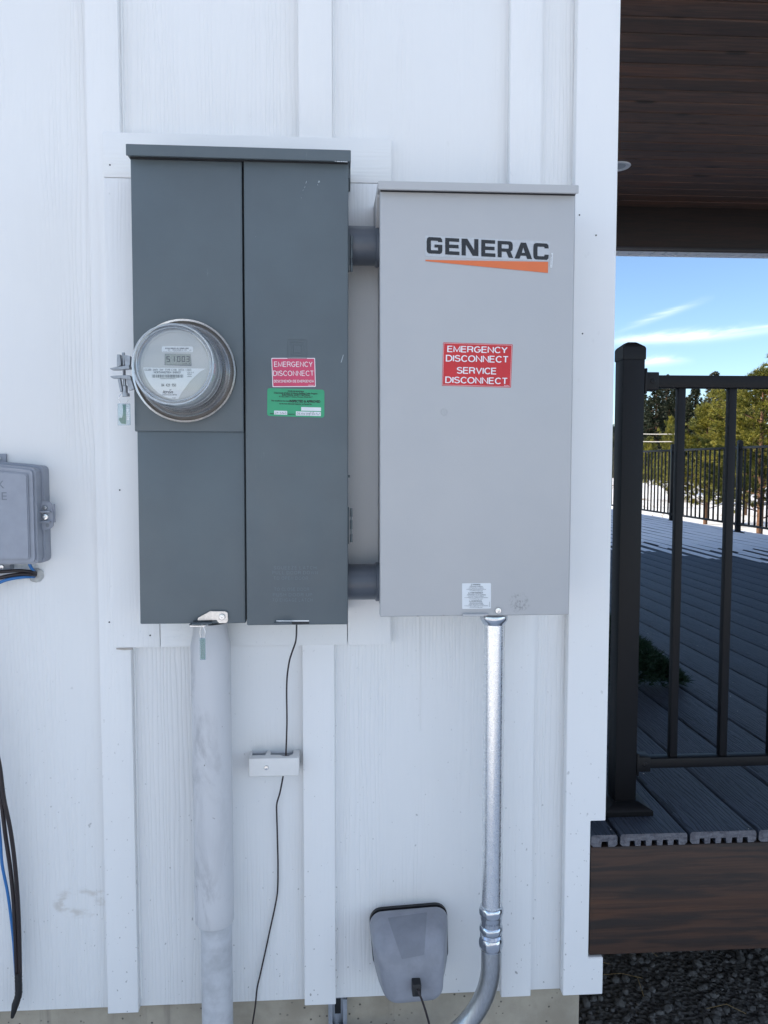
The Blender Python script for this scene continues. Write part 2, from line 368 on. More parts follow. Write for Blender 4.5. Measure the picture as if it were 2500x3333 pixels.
def clearplastic(name, tint, gl=.12, rough=.05, body=None):
    m = MT(name); m.t.nodes.remove(m.b)
    tr = m.t.nodes.new('ShaderNodeBsdfTransparent'); tr.inputs[0].default_value = (*tint, 1)
    g = m.t.nodes.new('ShaderNodeBsdfGlossy'); g.inputs['Roughness'].default_value = rough; g.inputs['Color'].default_value = (.9, .93, 1, 1)
    lw = m.t.nodes.new('ShaderNodeLayerWeight'); lw.inputs[0].default_value = .35
    f = m.rng(lw.outputs['Facing'], 0.15, 1.0, gl * .45, min(1, gl * 5))
    mx_ = m.t.nodes.new('ShaderNodeMixShader'); m.set(mx_.inputs[0], f)
    src = tr.outputs[0]
    if body:
        d = m.t.nodes.new('ShaderNodeBsdfDiffuse'); d.inputs[0].default_value = (.8, .85, .87, 1)
        m2 = m.t.nodes.new('ShaderNodeMixShader'); m2.inputs[0].default_value = body
        m.t.links.new(tr.outputs[0], m2.inputs[1]); m.t.links.new(d.outputs[0], m2.inputs[2]); src = m2.outputs[0]
    m.t.links.new(src, mx_.inputs[1]); m.t.links.new(g.outputs[0], mx_.inputs[2]); m.t.links.new(mx_.outputs[0], m.o.inputs[0])
    return m.m
M['glass'] = clearplastic('meter_cover_glass', (.93, .93, .915), .15, .04, .05)
M['clear'] = clearplastic('clear_seal_plastic', (.80, .87, .88), .16, .12, .14)

# ---------------------------------------------------------------- mesh helpers
class MB:
    def __init__(s): s.b = bmesh.new()
    def box(s, x0, x1, y0, y1, z0, z1, bev=0.0, seg=2, rot=None):
        t = bmesh.new(); bmesh.ops.create_cube(t, size=1)
        for v in t.verts: v.co = Vector(((x0 + x1) / 2 + v.co.x * (x1 - x0), (y0 + y1) / 2 + v.co.y * (y1 - y0), (z0 + z1) / 2 + v.co.z * (z1 - z0)))
        if bev: bmesh.ops.bevel(t, geom=t.edges[:], offset=bev, segments=seg, profile=.5, affect='EDGES')
        if rot: bmesh.ops.transform(t, matrix=rot, verts=t.verts)
        return s.merge(t)
    def merge(s, t):
        me = bpy.data.meshes.new('tmp'); t.to_mesh(me); t.free(); s.b.from_mesh(me); bpy.data.meshes.remove(me); return s
    def raw(s, vs, fs):
        bv = [s.b.verts.new(v) for v in vs]
        for f in fs:
            try: s.b.faces.new([bv[i] for i in f])
            except ValueError: pass
        return s
    def prism(s, pts, axis, a0, a1, bev=0.0):        # closed outline extruded along an axis
        t = bmesh.new()
        def mk(p, a):
            if axis == 'y': return (p[0], a, p[1])
            if axis == 'x': return (a, p[0], p[1])
            return (p[0], p[1], a)
        A = [t.verts.new(mk(p, a0)) for p in pts]; B = [t.verts.new(mk(p, a1)) for p in pts]
        n = len(pts); t.faces.new(A); t.faces.new(B[::-1])
        for i in range(n): t.faces.new((A[i], B[i], B[(i + 1) % n], A[(i + 1) % n]))
        bmesh.ops.recalc_face_normals(t, faces=t.faces)
        if bev: bmesh.ops.bevel(t, geom=[e for e in t.edges if e.calc_face_angle(0) > .6], offset=bev, segments=2, affect='EDGES')
        return s.merge(t)
    def tube(s, pts, r, n=12, cap=True):
        pts = [Vector(p) for p in pts]; rs = r if isinstance(r, (list, tuple)) else [r] * len(pts)
        up = None; rings = []
        for i, p in enumerate(pts):
            d = (pts[min(i + 1, len(pts) - 1)] - pts[max(i - 1, 0)]).normalized()
            if up is None: up = d.orthogonal().normalized()
            u = (up - d * up.dot(d)).normalized(); up = u; v = d.cross(u)
            rings.append([s.b.verts.new(p + (u * math.cos(2 * math.pi * k / n) + v * math.sin(2 * math.pi * k / n)) * rs[i]) for k in range(n)])
        for a, b in zip(rings, rings[1:]):
            for k in range(n): s.b.faces.new((a[k], a[(k + 1) % n], b[(k + 1) % n], b[k]))
        if cap: s.b.faces.new(rings[0][::-1]); s.b.faces.new(rings[-1])
        return s
    def lathe(s, prof, c, axis='y', n=48, closed=False):   # prof: (radius, position along the axis)
        rings = []
        for (r, a) in prof:
            ring = []
            for k in range(n):
                t = 2 * math.pi * k / n; u, v = r * math.cos(t), r * math.sin(t)
                co = (c[0] + u, c[1] + a, c[2] + v) if axis == 'y' else (c[0] + u, c[1] + v, c[2] + a) if axis == 'z' else (c[0] + a, c[1] + u, c[2] + v)
                ring.append(s.b.verts.new(co))
            rings.append(ring)
        prs = list(zip(rings, rings[1:])) + ([(rings[-1], rings[0])] if closed else [])
        for a, b in prs:
            for k in range(n): s.b.faces.new((a[k], a[(k + 1) % n], b[(k + 1) % n], b[k]))
        if not closed:
            if prof[0][0] > 1e-6: s.b.faces.new(rings[0])
            if prof[-1][0] > 1e-6: s.b.faces.new(rings[-1])
        return s
    def build(s, name, mat, parent=None, smooth=True, origin=None, ang=35):
        bmesh.ops.remove_doubles(s.b, verts=s.b.verts, dist=1e-6)
        bmesh.ops.recalc_face_normals(s.b, faces=s.b.faces)
        return link(s.b, name, mat, parent, smooth, origin, ang)
def world_loc(o):
    v = Vector((0, 0, 0))
    while o: v += o.location; o = o.parent
    return v
def link(b, name, mat, parent=None, smooth=True, origin=None, ang=35):
    og = world_loc(parent) if parent else Vector(origin) if origin is not None else None
    if og is None:
        vs_ = [v.co for v in b.verts]
        og = Vector(((min(v.x for v in vs_) + max(v.x for v in vs_)) / 2, (min(v.y for v in vs_) + max(v.y for v in vs_)) / 2, min(v.z for v in vs_)))
    for v in b.verts: v.co -= og
    me = bpy.data.meshes.new(name); b.to_mesh(me); b.free()
    me.materials.append(M[mat] if isinstance(mat, str) else mat)
    if smooth:
        me.polygons.foreach_set('use_smooth', [True] * len(me.polygons))
        me.set_sharp_from_angle(angle=R(ang))
    o = bpy.data.objects.new(name, me); col.objects.link(o)
    if parent: o.parent = parent
    else: o.location = og
    return o
def tag(o, label=None, cat=None, group=None, kind=None):
    if label: o['label'] = label
    if cat: o['category'] = cat
    if group: o['group'] = group
    if kind: o['kind'] = kind
    return o
def thing(name, label, cat, loc, group=None):
    o = bpy.data.objects.new(name, None); col.objects.link(o); o.location = loc; o.empty_display_size = .05
    return tag(o, label, cat, group)
def copy_tree(o, parent=None):
    c = o.copy(); col.objects.link(c); c.parent = parent
    for ch in [x for x in bpy.data.objects if x.parent == o]: copy_tree(ch, c)
    return c

# text drawn with the built-in face, fitted to a quadrilateral given in photo pixels on the plane y = Y
_tc = {}
def text_geo(s):
    if s not in _tc:
        cu = bpy.data.curves.new('t', 'FONT'); cu.body = s; cu.resolution_u = 3
        ob = bpy.data.objects.new('t', cu); col.objects.link(ob)
        dg = bpy.context.evaluated_depsgraph_get(); dg.update()
        me = bpy.data.meshes.new_from_object(ob.evaluated_get(dg))
        vs_ = [(v.co.x, v.co.y) for v in me.vertices]; fs = [tuple(p.vertices) for p in me.polygons]
        bpy.data.objects.remove(ob); bpy.data.curves.remove(cu); bpy.data.meshes.remove(me)
        _tc[s] = (vs_, fs)
    return _tc[s]
def quadmap(q):          # q: tl, tr, br, bl ; u right, v down
    def f(u, v):
        x = (q[0][0] * (1 - u) + q[1][0] * u) * (1 - v) + (q[3][0] * (1 - u) + q[2][0] * u) * v
        y = (q[0][1] * (1 - u) + q[1][1] * u) * (1 - v) + (q[3][1] * (1 - u) + q[2][1] * u) * v
        return x, y
    return f
def put_text(mb, s, q, Y, thick=0.0, bold=0.0):
    vs_, fs = text_geo(s)
    if not vs_: return
    x0 = min(v[0] for v in vs_); x1 = max(v[0] for v in vs_); y0 = min(v[1] for v in vs_); y1 = max(v[1] for v in vs_)
    f = quadmap(q)
    offs = [(0, 0)] if not bold else [(-bold, 0), (bold, 0), (0, bold), (0, -bold)]
    for k, (ox, oy) in enumerate(offs):
        pts = []
        for v in vs_:
            a, b_ = f((v[0] - x0) / (x1 - x0), (y1 - v[1]) / (y1 - y0)); pts.append(P(a + ox, b_ + oy, Y - k * .00003))
        mb.raw(pts, fs)
def arc(cx, cy, rx, ry, a0, a1, n=10): return [(cx + rx * math.cos(R(a0 + (a1 - a0) * k / n)), cy + ry * math.sin(R(a0 + (a1 - a0) * k / n))) for k in range(n + 1)]
GL = {'A': (.72, [[(0, 0), (.36, 1), (.72, 0)], [(.13, .34), (.59, .34)]]), 'B': (.64, [[(0, 0), (0, 1), (.36, 1)] + arc(.36, .76, .24, .24, 90, -90)[1:] + [(0, .52)], [(.34, .52)] + arc(.36, .26, .28, .26, 90, -90) + [(0, 0)]]),
 'C': (.68, [arc(.38, .5, .37, .5, 40, 320, 20)]), 'D': (.70, [[(0, 0), (0, 1), (.30, 1)] + arc(.30, .5, .40, .5, 90, -90, 14)[1:] + [(0, 0)]]), 'E': (.58, [[(.58, 1), (0, 1), (0, 0), (.60, 0)], [(0, .53), (.54, .53)]]),
 'F': (.54, [[(.56, 1), (0, 1), (0, 0)], [(0, .52), (.48, .52)]]), 'G': (.76, [arc(.38, .5, .38, .5, 42, 345, 22) + [(.75, .46), (.42, .46)]]), 'H': (.66, [[(0, 0), (0, 1)], [(.66, 0), (.66, 1)], [(0, .52), (.66, .52)]]),
 'I': (.0, [[(0, 0), (0, 1)]]), 'J': (.5, [[(.5, 1), (.5, .25)] + arc(.25, .25, .25, .25, 0, -180)]), 'K': (.64, [[(0, 0), (0, 1)], [(.62, 1), (.02, .38)], [(.22, .58), (.66, 0)]]), 'L': (.52, [[(0, 1), (0, 0), (.54, 0)]]),
 'M': (.78, [[(0, 0), (0, 1), (.39, .08), (.78, 1), (.78, 0)]]), 'N': (.66, [[(0, 0), (0, 1), (.66, 0), (.66, 1)]]), 'O': (.80, [arc(.40, .5, .40, .5, 90, 450, 26)]), 'P': (.60, [[(0, 0), (0, 1), (.34, 1)] + arc(.34, .74, .26, .26, 90, -90)[1:] + [(0, .48)]]),
 'Q': (.80, [arc(.40, .5, .40, .5, 90, 450, 26), [(.50, .22), (.78, -.06)]]), 'R': (.66, [[(0, 0), (0, 1), (.38, 1)] + arc(.38, .75, .26, .25, 90, -90)[1:] + [(0, .50)], [(.40, .50), (.56, .40), (.62, 0)]]),
 'S': (.62, [arc(.31, .76, .29, .24, 25, 215, 14) + [(.30, .51)] + arc(.31, .26, .31, .26, 55, -160, 14)]), 'T': (.64, [[(0, 1), (.64, 1)], [(.32, 1), (.32, 0)]]), 'U': (.64, [[(0, 1), (0, .33)] + arc(.32, .33, .32, .33, 180, 360, 12) + [(.64, 1)]]),
 'V': (.68, [[(0, 1), (.34, 0), (.68, 1)]]), 'W': (.96, [[(0, 1), (.24, 0), (.48, 1), (.72, 0), (.96, 1)]]), 'X': (.66, [[(0, 0), (.64, 1)], [(.02, 1), (.66, 0)]]), 'Y': (.66, [[(0, 1), (.33, .46), (.66, 1)], [(.33, .48), (.33, 0)]]), 'Z': (.62, [[(0, 1), (.60, 1), (0, 0), (.62, 0)]]),
 '\u00d3': (.80, [arc(.40, .5, .40, .5, 90, 450, 26), [(.34, 1.14), (.52, 1.30)]]), ' ': (.22, [])}
for d_, g_ in zip('0123456789', ([arc(.27, .5, .27, .5, 90, 450, 20)], [[(.08, .78), (.32, 1), (.32, 0)]], [arc(.27, .72, .26, .28, 170, -30, 10) + [(.0, 0), (.54, 0)]], [arc(.25, .75, .24, .25, 150, -90, 10), arc(.25, .26, .28, .26, 90, -150, 12)], [[(.42, 0), (.42, 1), (0, .28), (.56, .28)]], [[(.50, 1), (.08, 1), (.03, .52)] + arc(.26, .33, .28, .33, 120, -150, 12)], [arc(.27, .3, .26, .3, 180, -180, 16), [(.02, .35), (.10, .8), (.44, 1)]], [[(0, 1), (.54, 1), (.18, 0)]], [arc(.27, .75, .23, .25, 90, 450, 16), arc(.27, .26, .27, .26, 90, 450, 16)], [arc(.27, .68, .26, .3, 0, 360, 16), [(.52, .62), (.44, .2), (.12, 0)]])): GL[d_] = (.54, g_)
def stroke_text(mb, s, q, Y, wt=.14, gap=.22):
    x = 0; L = []
    for ch in s:
        w_, st = GL[ch]
        L += [[(x + a, b) for a, b in l] for l in st]; x += w_ + gap + (0 if ch != ' ' else -gap * .4)
    W = x - gap; h = wt / 2; f = quadmap(q); n_ = 0
    for l in L:
        P0 = [Vector(p) for p in l]; lt = []; rt = []; m = len(P0); closed = (P0[0] - P0[-1]).length < 1e-4
        for i, p in enumerate(P0):
            if closed and i in (0, m - 1): a = (P0[0] - P0[-2]).normalized(); b = (P0[1] - P0[0]).normalized()
            else: a = (p - P0[i - 1]).normalized() if i else (P0[1] - p).normalized(); b = (P0[i + 1] - p).normalized() if i < m - 1 else a
            nrm = Vector((-a.y - b.y, a.x + b.x))
            if nrm.length < 1e-3: nrm = Vector((-a.y, a.x))
            nrm.normalize(); k = min(1.9, 1 / max(.3, nrm.dot(Vector((-a.y, a.x)))))
            e = Vector((0, 0)) if closed else (-b * 0 if 0 < i < m - 1 else (a * h if i else -b * h) * .0)
            lt.append(p + nrm * h * k + e); rt.append(p - nrm * h * k + e)
        pts = []
        for v in lt + rt:
            u = (v.x + h) / (W + 2 * h); vv = 1 - (v.y + h) / (1 + 2 * h); a, b = f(u, vv); pts.append(P(a, b, Y - n_ * .00002))
        n_ += 1; mb.raw(pts, [(i, i + 1, m + i + 1, m + i) for i in range(m - 1)])
def rect(x0, y0, x1, y1, sl=0.0, sk=0.0):       # pixel rectangle with slope sl (down to the right) and lean sk
    return ((x0, y0), (x1, y0 + sl * (x1 - x0)), (x1 + sk * (y1 - y0), y1 + sl * (x1 - x0)), (x0 + sk * (y1 - y0), y1))
def sheet(q, Y, r=0.0, th=.0004):               # thin sticker with rounded corners
    mb = MB(); pts = []
    w_ = abs(q[1][0] - q[0][0]); h_ = abs(q[3][1] - q[0][1]); f = quadmap(q)
    if r:
        for (cu, cv, a0) in ((1 - r / w_, r / h_, 270), (1 - r / w_, 1 - r / h_, 0), (r / w_, 1 - r / h_, 90), (r / w_, r / h_, 180)):
            for k in range(5):
                a = R(a0 + 22.5 * k); pts.append(f(cu + math.cos(a) * r / w_, cv + math.sin(a) * r / h_))
    else: pts = list(q)
    A = [P(a, b, Y) for a, b in pts]; B = [v + Vector((0, th, 0)) for v in A]; n = len(A)
    mb.raw(A + B, [tuple(range(n))] + [(i, (i + 1) % n, n + (i + 1) % n, n + i) for i in range(n)])
    return mb
def poly_px(mb, pts, Y, th=.0003):
    A = [P(a, b, Y) for a, b in pts]; B = [v + Vector((0, th, 0)) for v in A]; n = len(A)
    mb.raw(A + B, [tuple(range(n))] + [(i, (i + 1) % n, n + (i + 1) % n, n + i) for i in range(n)])
def stroke_px(mb, pts, w_, Y):
    for a, b in zip(pts, pts[1:]):
        d = Vector((b[0] - a[0], b[1] - a[1]));
        if d.length < 1e-6: continue
        n = Vector((-d.y, d.x)).normalized() * w_ / 2; e = d.normalized() * w_ * .2
        mb.raw([P(a[0] - e.x + n.x, a[1] - e.y + n.y, Y), P(b[0] + e.x + n.x, b[1] + e.y + n.y, Y), P(b[0] + e.x - n.x, b[1] + e.y - n.y, Y), P(a[0] - e.x - n.x, a[1] - e.y - n.y, Y)], [(0, 1, 2, 3)])
def barcode(mb, x0, y0, x1, y1, Y, n, seed=1, sl=0.0):
    rd = random.Random(seed); x = x0; step = (x1 - x0) / n
    while x < x1 - step:
        wd = step * rd.choice((.4, .5, .9, 1.3)); poly_px(mb, rect(x, y0 + sl * (x - x0), x + wd, y1 + sl * (x - x0)), Y, .0001); x += wd + step * rd.choice((.4, .5, .8))
def smooth_path(pts, n=8):
    pts = [Vector(p) for p in pts]; o = []
    for i in range(len(pts) - 1):
        p0, p1, p2, p3 = pts[max(i - 1, 0)], pts[i], pts[i + 1], pts[min(i + 2, len(pts) - 1)]
        for k in range(n):
            t = k / n; o.append(.5 * ((2 * p1) + (p2 - p0) * t + (2 * p0 - 5 * p1 + 4 * p2 - p3) * t * t + (3 * p1 - p0 - 3 * p2 + p3) * t ** 3))
    return o + [pts[-1]]
def screw_mb(c, r, h=.002, n=20):
    mb = MB(); mb.lathe([(r, 0), (r * .98, -h * .5), (r * .8, -h), (r * .35, -h * 1.1), (r * .3, -h * .5), (0.0001, -h * .5)], c, 'y', n); return mb

# ---------------------------------------------------------------- ground
g = bmesh.new(); N = 60
for i in range(N + 1):
    for j in range(N + 1):
        u = (i / N * 2 - 1); v = (j / N * 2 - 1)
        x = math.copysign(abs(u) ** 3 * 1500, u) + 3; y = math.copysign(abs(v) ** 3 * 1500, v) + 6
        dd = max(0, math.hypot(x - 0, y - 5) - 25)
        g.verts.new((x, y, min(dd * .012, 6) + (noise.noise(Vector((x * .03, y * .03, 0))) * min(dd * .02, 1.2) if dd else 0)))
g.verts.ensure_lookup_table()
for i in range(N):
    for j in range(N): g.faces.new([g.verts[a] for a in (i * (N + 1) + j, (i + 1) * (N + 1) + j, (i + 1) * (N + 1) + j + 1, i * (N + 1) + j + 1)])
bmesh.ops.recalc_face_normals(g, faces=g.faces)
go = link(g, 'ground', 'ground', origin=(0, 0, 0)); tag(go, kind='structure')
def gz(x, y):
    dd = max(0, math.hypot(x, y - 5) - 25); return min(dd * .012, 6) + (noise.noise(Vector((x * .03, y * .03, 0))) * min(dd * .02, 1.2) if dd else 0)

# ---------------------------------------------------------------- house
ZB = P(1000, 3252, 0).z                      # bottom edge of the siding
CORNER_X = (P(2024, 0, -.022).x + P(1974, 2673, -.022).x + P(1956, 3200, -.022).x) / 3
DECKZ = CAMZ - .768
TOP = 4.7
house = thing('house', 'white board and batten house wall that carries the electrical boxes', 'house', (0, 0, 0))
SIDE = .535
mb = MB(); mb.box(-9, P(1915, 2700, 0).x, 0, .03, ZB, TOP, .001); mb.build('siding', 'siding', house)
mb = MB(); mb.box(CORNER_X - .05, CORNER_X - .02, .101, 14, ZB, TOP); mb.build('side_siding', 'siding', house)
mb = MB(); mb.box(-9, -8.97, .03, 14, ZB, TOP); mb.box(-8.97, CORNER_X - .05, 13.97, 14, ZB, TOP); mb.build('rear_siding', 'siding', house)
fx = P(1886, 3290, .022).x
mb = MB(); mb.box(-9, fx, .022, 13.9, -.3, ZB + .05, .004); mb.build('foundation', 'concrete', house)
def batten(xl, xr, z0=ZB, z1=TOP, d=.019):
    m = MB(); m.box(xl, xr, -d, 0.0, z0, z1, .0012); return m.build('batten', 'trim_v', house)
x_b1 = ((P(272, 0, -.019).x + P(340, 2750, -.019).x) / 2, (P(375, 0, -.019).x + P(434, 2300, -.019).x + P(452, 3260, -.019).x) / 3)
batten(x_b1[0], x_b1[1])
x_b2 = (P(988, 2700, -.019).x, P(1091, 2700, -.019).x); batten(*x_b2)
batten((P(1660, 0, -.019).x + P(1635, 3255, -.019).x) / 2, (P(1766, 0, -.019).x + P(1728, 3255, -.019).x) / 2)
batten(x_b1[0] - .62, x_b1[0] - .553); batten(x_b1[0] - 1.24, x_b1[0] - 1.173)
# joint strip: a slim return of siding beside the corner board
cl = (P(1879, 0, -.022).x + P(1834, 3240, -.022).x) / 2
nz0 = P(1900, 2673, -.022).z; nz1 = P(1930, 3118, -.022).z; nx = P(1922, 2700, -.022).x
# corner board with the notch that lets the deck frame in
mb = MB(); mb.prism([(cl, ZB), (CORNER_X, ZB), (CORNER_X, nz1), (nx, nz1), (nx, nz0), (CORNER_X, nz0), (CORNER_X, TOP), (cl, TOP)], 'y', -.022, 0.0, .0012)
mb.build('corner_board', 'trim_v', house)
for (za, zc_) in ((ZB, nz1), (nz0, TOP)): mb = MB(); mb.box(CORNER_X - .0195, CORNER_X - .001, 0.0005, .12, za, zc_, .001); mb.build('corner_return', 'trim_v', house)
# mounting boards framing the electrical boxes
T = -.024
def pxboard(x0, y0, x1, y1, T_=T, mat='trim_v', back=0.0):
    a = P(x0, y0, T_); b = P(x1, y1, T_); m = MB(); m.box(a.x, b.x, T_, back, b.z, a.z, .0012); m.build('mounting_board', mat, house)
zt = P(700, 438, T).z; zt2 = P(700, 584, T).z; zb_ = P(800, 2103, T).z; zb2 = P(800, 2030, T).z
xl_ = (P(331, 500, T).x + P(373, 2050, T).x) / 2; xr_ = P(1274, 600, T).x; xm = P(1132, 2060, T).x; xs = P(520, 2070, T).x
for (a, b, c, d, mt) in ((xl_, xr_, zt2, zt, 'trim_h'), (xl_, xs, zb_, zt2 - .0012, 'trim_v'), (xs + .0012, xm - .0012, zb_, zb_ + .14, 'trim_h'), (xm, P(1272, 2080, T).x, zb_ - .001, zt2 - .0012, 'trim_v')):
    m = MB(); m.box(a, b, T, 0, c, d, .0015); m.build('mounting_board', mt, house)
# nails and small flaws on the face of the cladding
mb = MB()
for (a, b, y_) in ((1368, 2378, 0), (1310, 830, 0), (338, 355, -.019), (358, 537, T), (355, 629, T), (401, 2070, T), (489, 2068, T), (587, 2066, T), (356, 2025, -.019), (380, 2982, -.019), (390, 1595, T), (1886, 700, -.022), (1874, 1730, -.022), (1945, 1780, -.022), (1940, 766, -.022), (1896, 1086, -.022)):
    mb = MB(); mb.lathe([(.0016, .0003), (.0016, -.0006), (.0001, -.0008)], P(a, b, y_), 'y', 10); mb.build('nail', 'dark_gap_shade' if random.random() < .3 else 'trim_v', house)
c = [P(1369, y_, -.0008) for y_ in (2006, 2100, 2200, 2300, 2376)]
mb = MB(); mb.tube(c, .0007, 6); mb.build('paint_run', 'trim_v', house)
a9 = P(376, 2110, T); b9 = P(430, 2115, T)
mb = MB(); mb.tube([(a9.x + .001, -.021, zb_ - .0022), ((a9.x + b9.x) / 2, -.0215, zb_ - .0030), (b9.x, -.021, zb_ - .0026)], [.0016, .0024, .0020], 8); mb.build('sealant_strip', flat('cream_sealant', (.62, .56, .50), .6, nz=.3, bscale=400, bdist=.001), house)
# caulk beads beside the first and second batten
for xx in (x_b1[1], x_b2[1]):
    mb = MB(); pts = [(xx + .0018 + random.uniform(-.0004, .0004), -.0012, ZB + k * .02) for k in range(1, 200)]
    mb.tube(pts, .0028, 8); mb.build('caulk_bead', 'trim_v', house)
# gable roof over the main body
mb = MB()
mb.prism([(-9.4, TOP - .02), (-4.2, TOP + 1.7), (CORNER_X + .3, TOP - .02), (CORNER_X + .3, TOP + .12), (-4.2, TOP + 1.86), (-9.4, TOP + .12)], 'y', -.35, 14.3)
mb.build('roof', 'shingle', house, smooth=False)
mb = MB(); mb.prism([(-9, TOP), (CORNER_X - .02, TOP), (-4.2, TOP + 1.62)], 'y', .0, 13.9); mb.build('gable', 'siding', house, smooth=False)
# porch ceiling, beam, soffit
CZ = CAMZ + 1.98
yb = PZ(2250, 676, CZ).y; BH = CZ - P(2250, 806, yb).z
mb = MB(); k = 0; y_ = -.02
while y_ < yb:
    y2 = min(y_ + .13, yb)
    mb.prism([(y_ + .006, CZ + .02), (y_ + .006, CZ + .006), (y_ + .010, CZ), (y2 - .009, CZ), (y2 - .006, CZ + .006), (y2 - .006, CZ + .02)], 'x', CORNER_X - .019, 5.2); y_ += .13
pc = mb.build('porch_ceiling', 'ceil', house, smooth=False)
mb = MB(); mb.box(CORNER_X - .019, 5.2, yb, yb + .09, CZ - BH, CZ + .02, .003); mb.build('porch_beam', 'beam', house)
mb = MB(); mb.box(CORNER_X - .019, 5.2, yb + .09, yb + .13, CZ - BH - .0, CZ - BH + .03, .002); mb.build('beam_trim', 'beam', house)
sz = CZ - BH + .02; y0_ = yb + .131; y1_ = PZ(2250, 833, sz).y
mb = MB(); x_ = CORNER_X; i = 0
while x_ < 5.2:
    i += 1; mb.box(x_ + .004, x_ + .090, y0_, y1_, sz, sz + .008, .001, 1)
    if i % 4 in (0, 3):
        for q in range(4): mb.box(x_ + .016 + q * .018, x_ + .024 + q * .018, y0_ + .02, y1_ - .02, sz - .0015, sz, 0)
    x_ += .095
mb.box(CORNER_X, 5.2, y0_, y1_, sz + .009, sz + .02); mb.build('porch_soffit', 'soffit', house, smooth=False)
mb = MB(); mb.box(CORNER_X - .019, 5.25, y1_ + .001, y1_ + .03, sz - .004, CZ + .12, .002); mb.build('fascia', 'soffit', house)
mb = MB(); mb.prism([(-.35, CZ + .10), (y1_ + .03, CZ + .06), (y1_ + .03, CZ + .14), (-.35, CZ + .55)], 'x', CORNER_X + .31, 5.3); mb.box(5.2, 5.26, -.02, yb + .1, CZ - .25, CZ + .04); mb.build('porch_roof', 'shingle', house, smooth=False)
for (ya, yb3, zt9) in ((yb - .02, yb + .1, CZ - BH), (.02, .14, CZ)): mb = MB(); mb.box(4.2, 4.32, ya, yb3, DECKZ + .001, zt9, .004); mb.build('porch_post', 'beam', house)
# recessed ceiling light
lc = PZ(2010, 541, CZ)
cl_ = thing('ceiling_light', 'white round recessed light in the dark porch ceiling', 'ceiling light', (lc.x, lc.y, CZ - .002))
mb = MB(); mb.lathe([(.052, .001), (.056, -.004), (.080, -.006), (.086, -.001), (.086, .001)], (lc.x, lc.y, CZ - .0005), 'z', 40, True); mb.build('trim_ring', 'led_trim', cl_)
mb = MB(); mb.lathe([(.053, -.001), (.03, .0), (.0001, .0002)], (lc.x, lc.y, CZ - .0015), 'z', 32); mb.build('lens', 'led_lens', cl_)

# ---------------------------------------------------------------- deck
deck = thing('deck', 'raised grey composite deck on a dark stained wooden rim', 'deck', (CORNER_X, 0, 0))
DX1 = 4.55; DY0 = -.020; DY1 = 12.0
g1 = P(2015, 2716, DY0).x; g2 = P(2243, 2716, DY0).x; g3 = P(2467, 2716, DY0).x
pitch = (g3 - g1) / 2; gap = .0065
TH = .0255
def board_prof(x0, x1, grooves=5):
    r = .0050; zt_ = DECKZ; zb_ = DECKZ - TH
    pts = [(x0 + r, zt_), (x1 - r, zt_), (x1 - r * .3, zt_ - r * .3), (x1, zt_ - r), (x1, zb_ + r), (x1 - r, zb_)]
    if grooves:
        wtot = (x1 - x0) - .026; step = wtot / grooves
        for k in range(grooves):
            a = x1 - .013 - step * k - step * .20; b = a - step * .52
            pts += [(a, zb_), (a - .001, zb_ + .0115), (b + .001, zb_ + .0115), (b, zb_)]
    pts += [(x0 + r, zb_), (x0, zb_ + r), (x0, zt_ - r), (x0 + r * .3, zt_ - r * .3)]
    return pts
px0 = P(1922, 2690, DY0).x
mb = MB(); mb.prism(board_prof(px0 + .002, g1 - gap / 2, 1), 'y', DY0, .10); mb.build('deck_board', 'deck', deck, ang=50)
mb = MB(); mb.prism(board_prof(CORNER_X + .002, g1 - gap / 2, 0), 'y', .102, DY1); mb.build('deck_board', 'deck', deck, ang=50)
mb = MB(); mb.prism(board_prof(g1 + gap / 2, g1 + pitch - gap / 2), 'y', DY0, DY1); b0 = mb.build('deck_board', 'deck', deck, ang=50)
nb = int((DX1 - g1) / pitch)
for k in range(1, nb + 1):
    o = b0.copy(); col.objects.link(o); o.parent = deck; o.location = (k * pitch, random.uniform(0, .0015), random.uniform(-.0006, .0006))
DX1 = g1 + (nb + 1) * pitch
rz1 = DECKZ - TH - .001; rz0 = rz1 - .232
for (za, zc_) in ((rz0, rz1),): mb = MB(); mb.box(nx + .003, DX1 - .02, DY0 + .001, DY0 + .039, za, zc_, .0012); mb.build('rim_board', 'rim', deck)
mb = MB(); mb.box(DX1 - .06, DX1 - .021, DY0 + .04, DY1, rz0, rz1); mb.box(CORNER_X + .01, DX1 - .061, DY1 - .04, DY1 - .002, rz0, rz1); mb.build('side_rim', 'rim', deck)
mb = MB(); yy = .35
while yy < DY1 - .2: mb.box(CORNER_X + .01, DX1 - .061, yy, yy + .038, rz0 + .01, rz1 - .001); yy += .406
tag(mb.build('joist', 'rim', deck, smooth=False))
for yq in (1.2, 5, 9, 11.6): mb = MB(); mb.box(DX1 - .2, DX1 - .07, yq, yq + .13, -.1, rz0 + .01); mb.build('support_post', 'rim', deck, smooth=False)

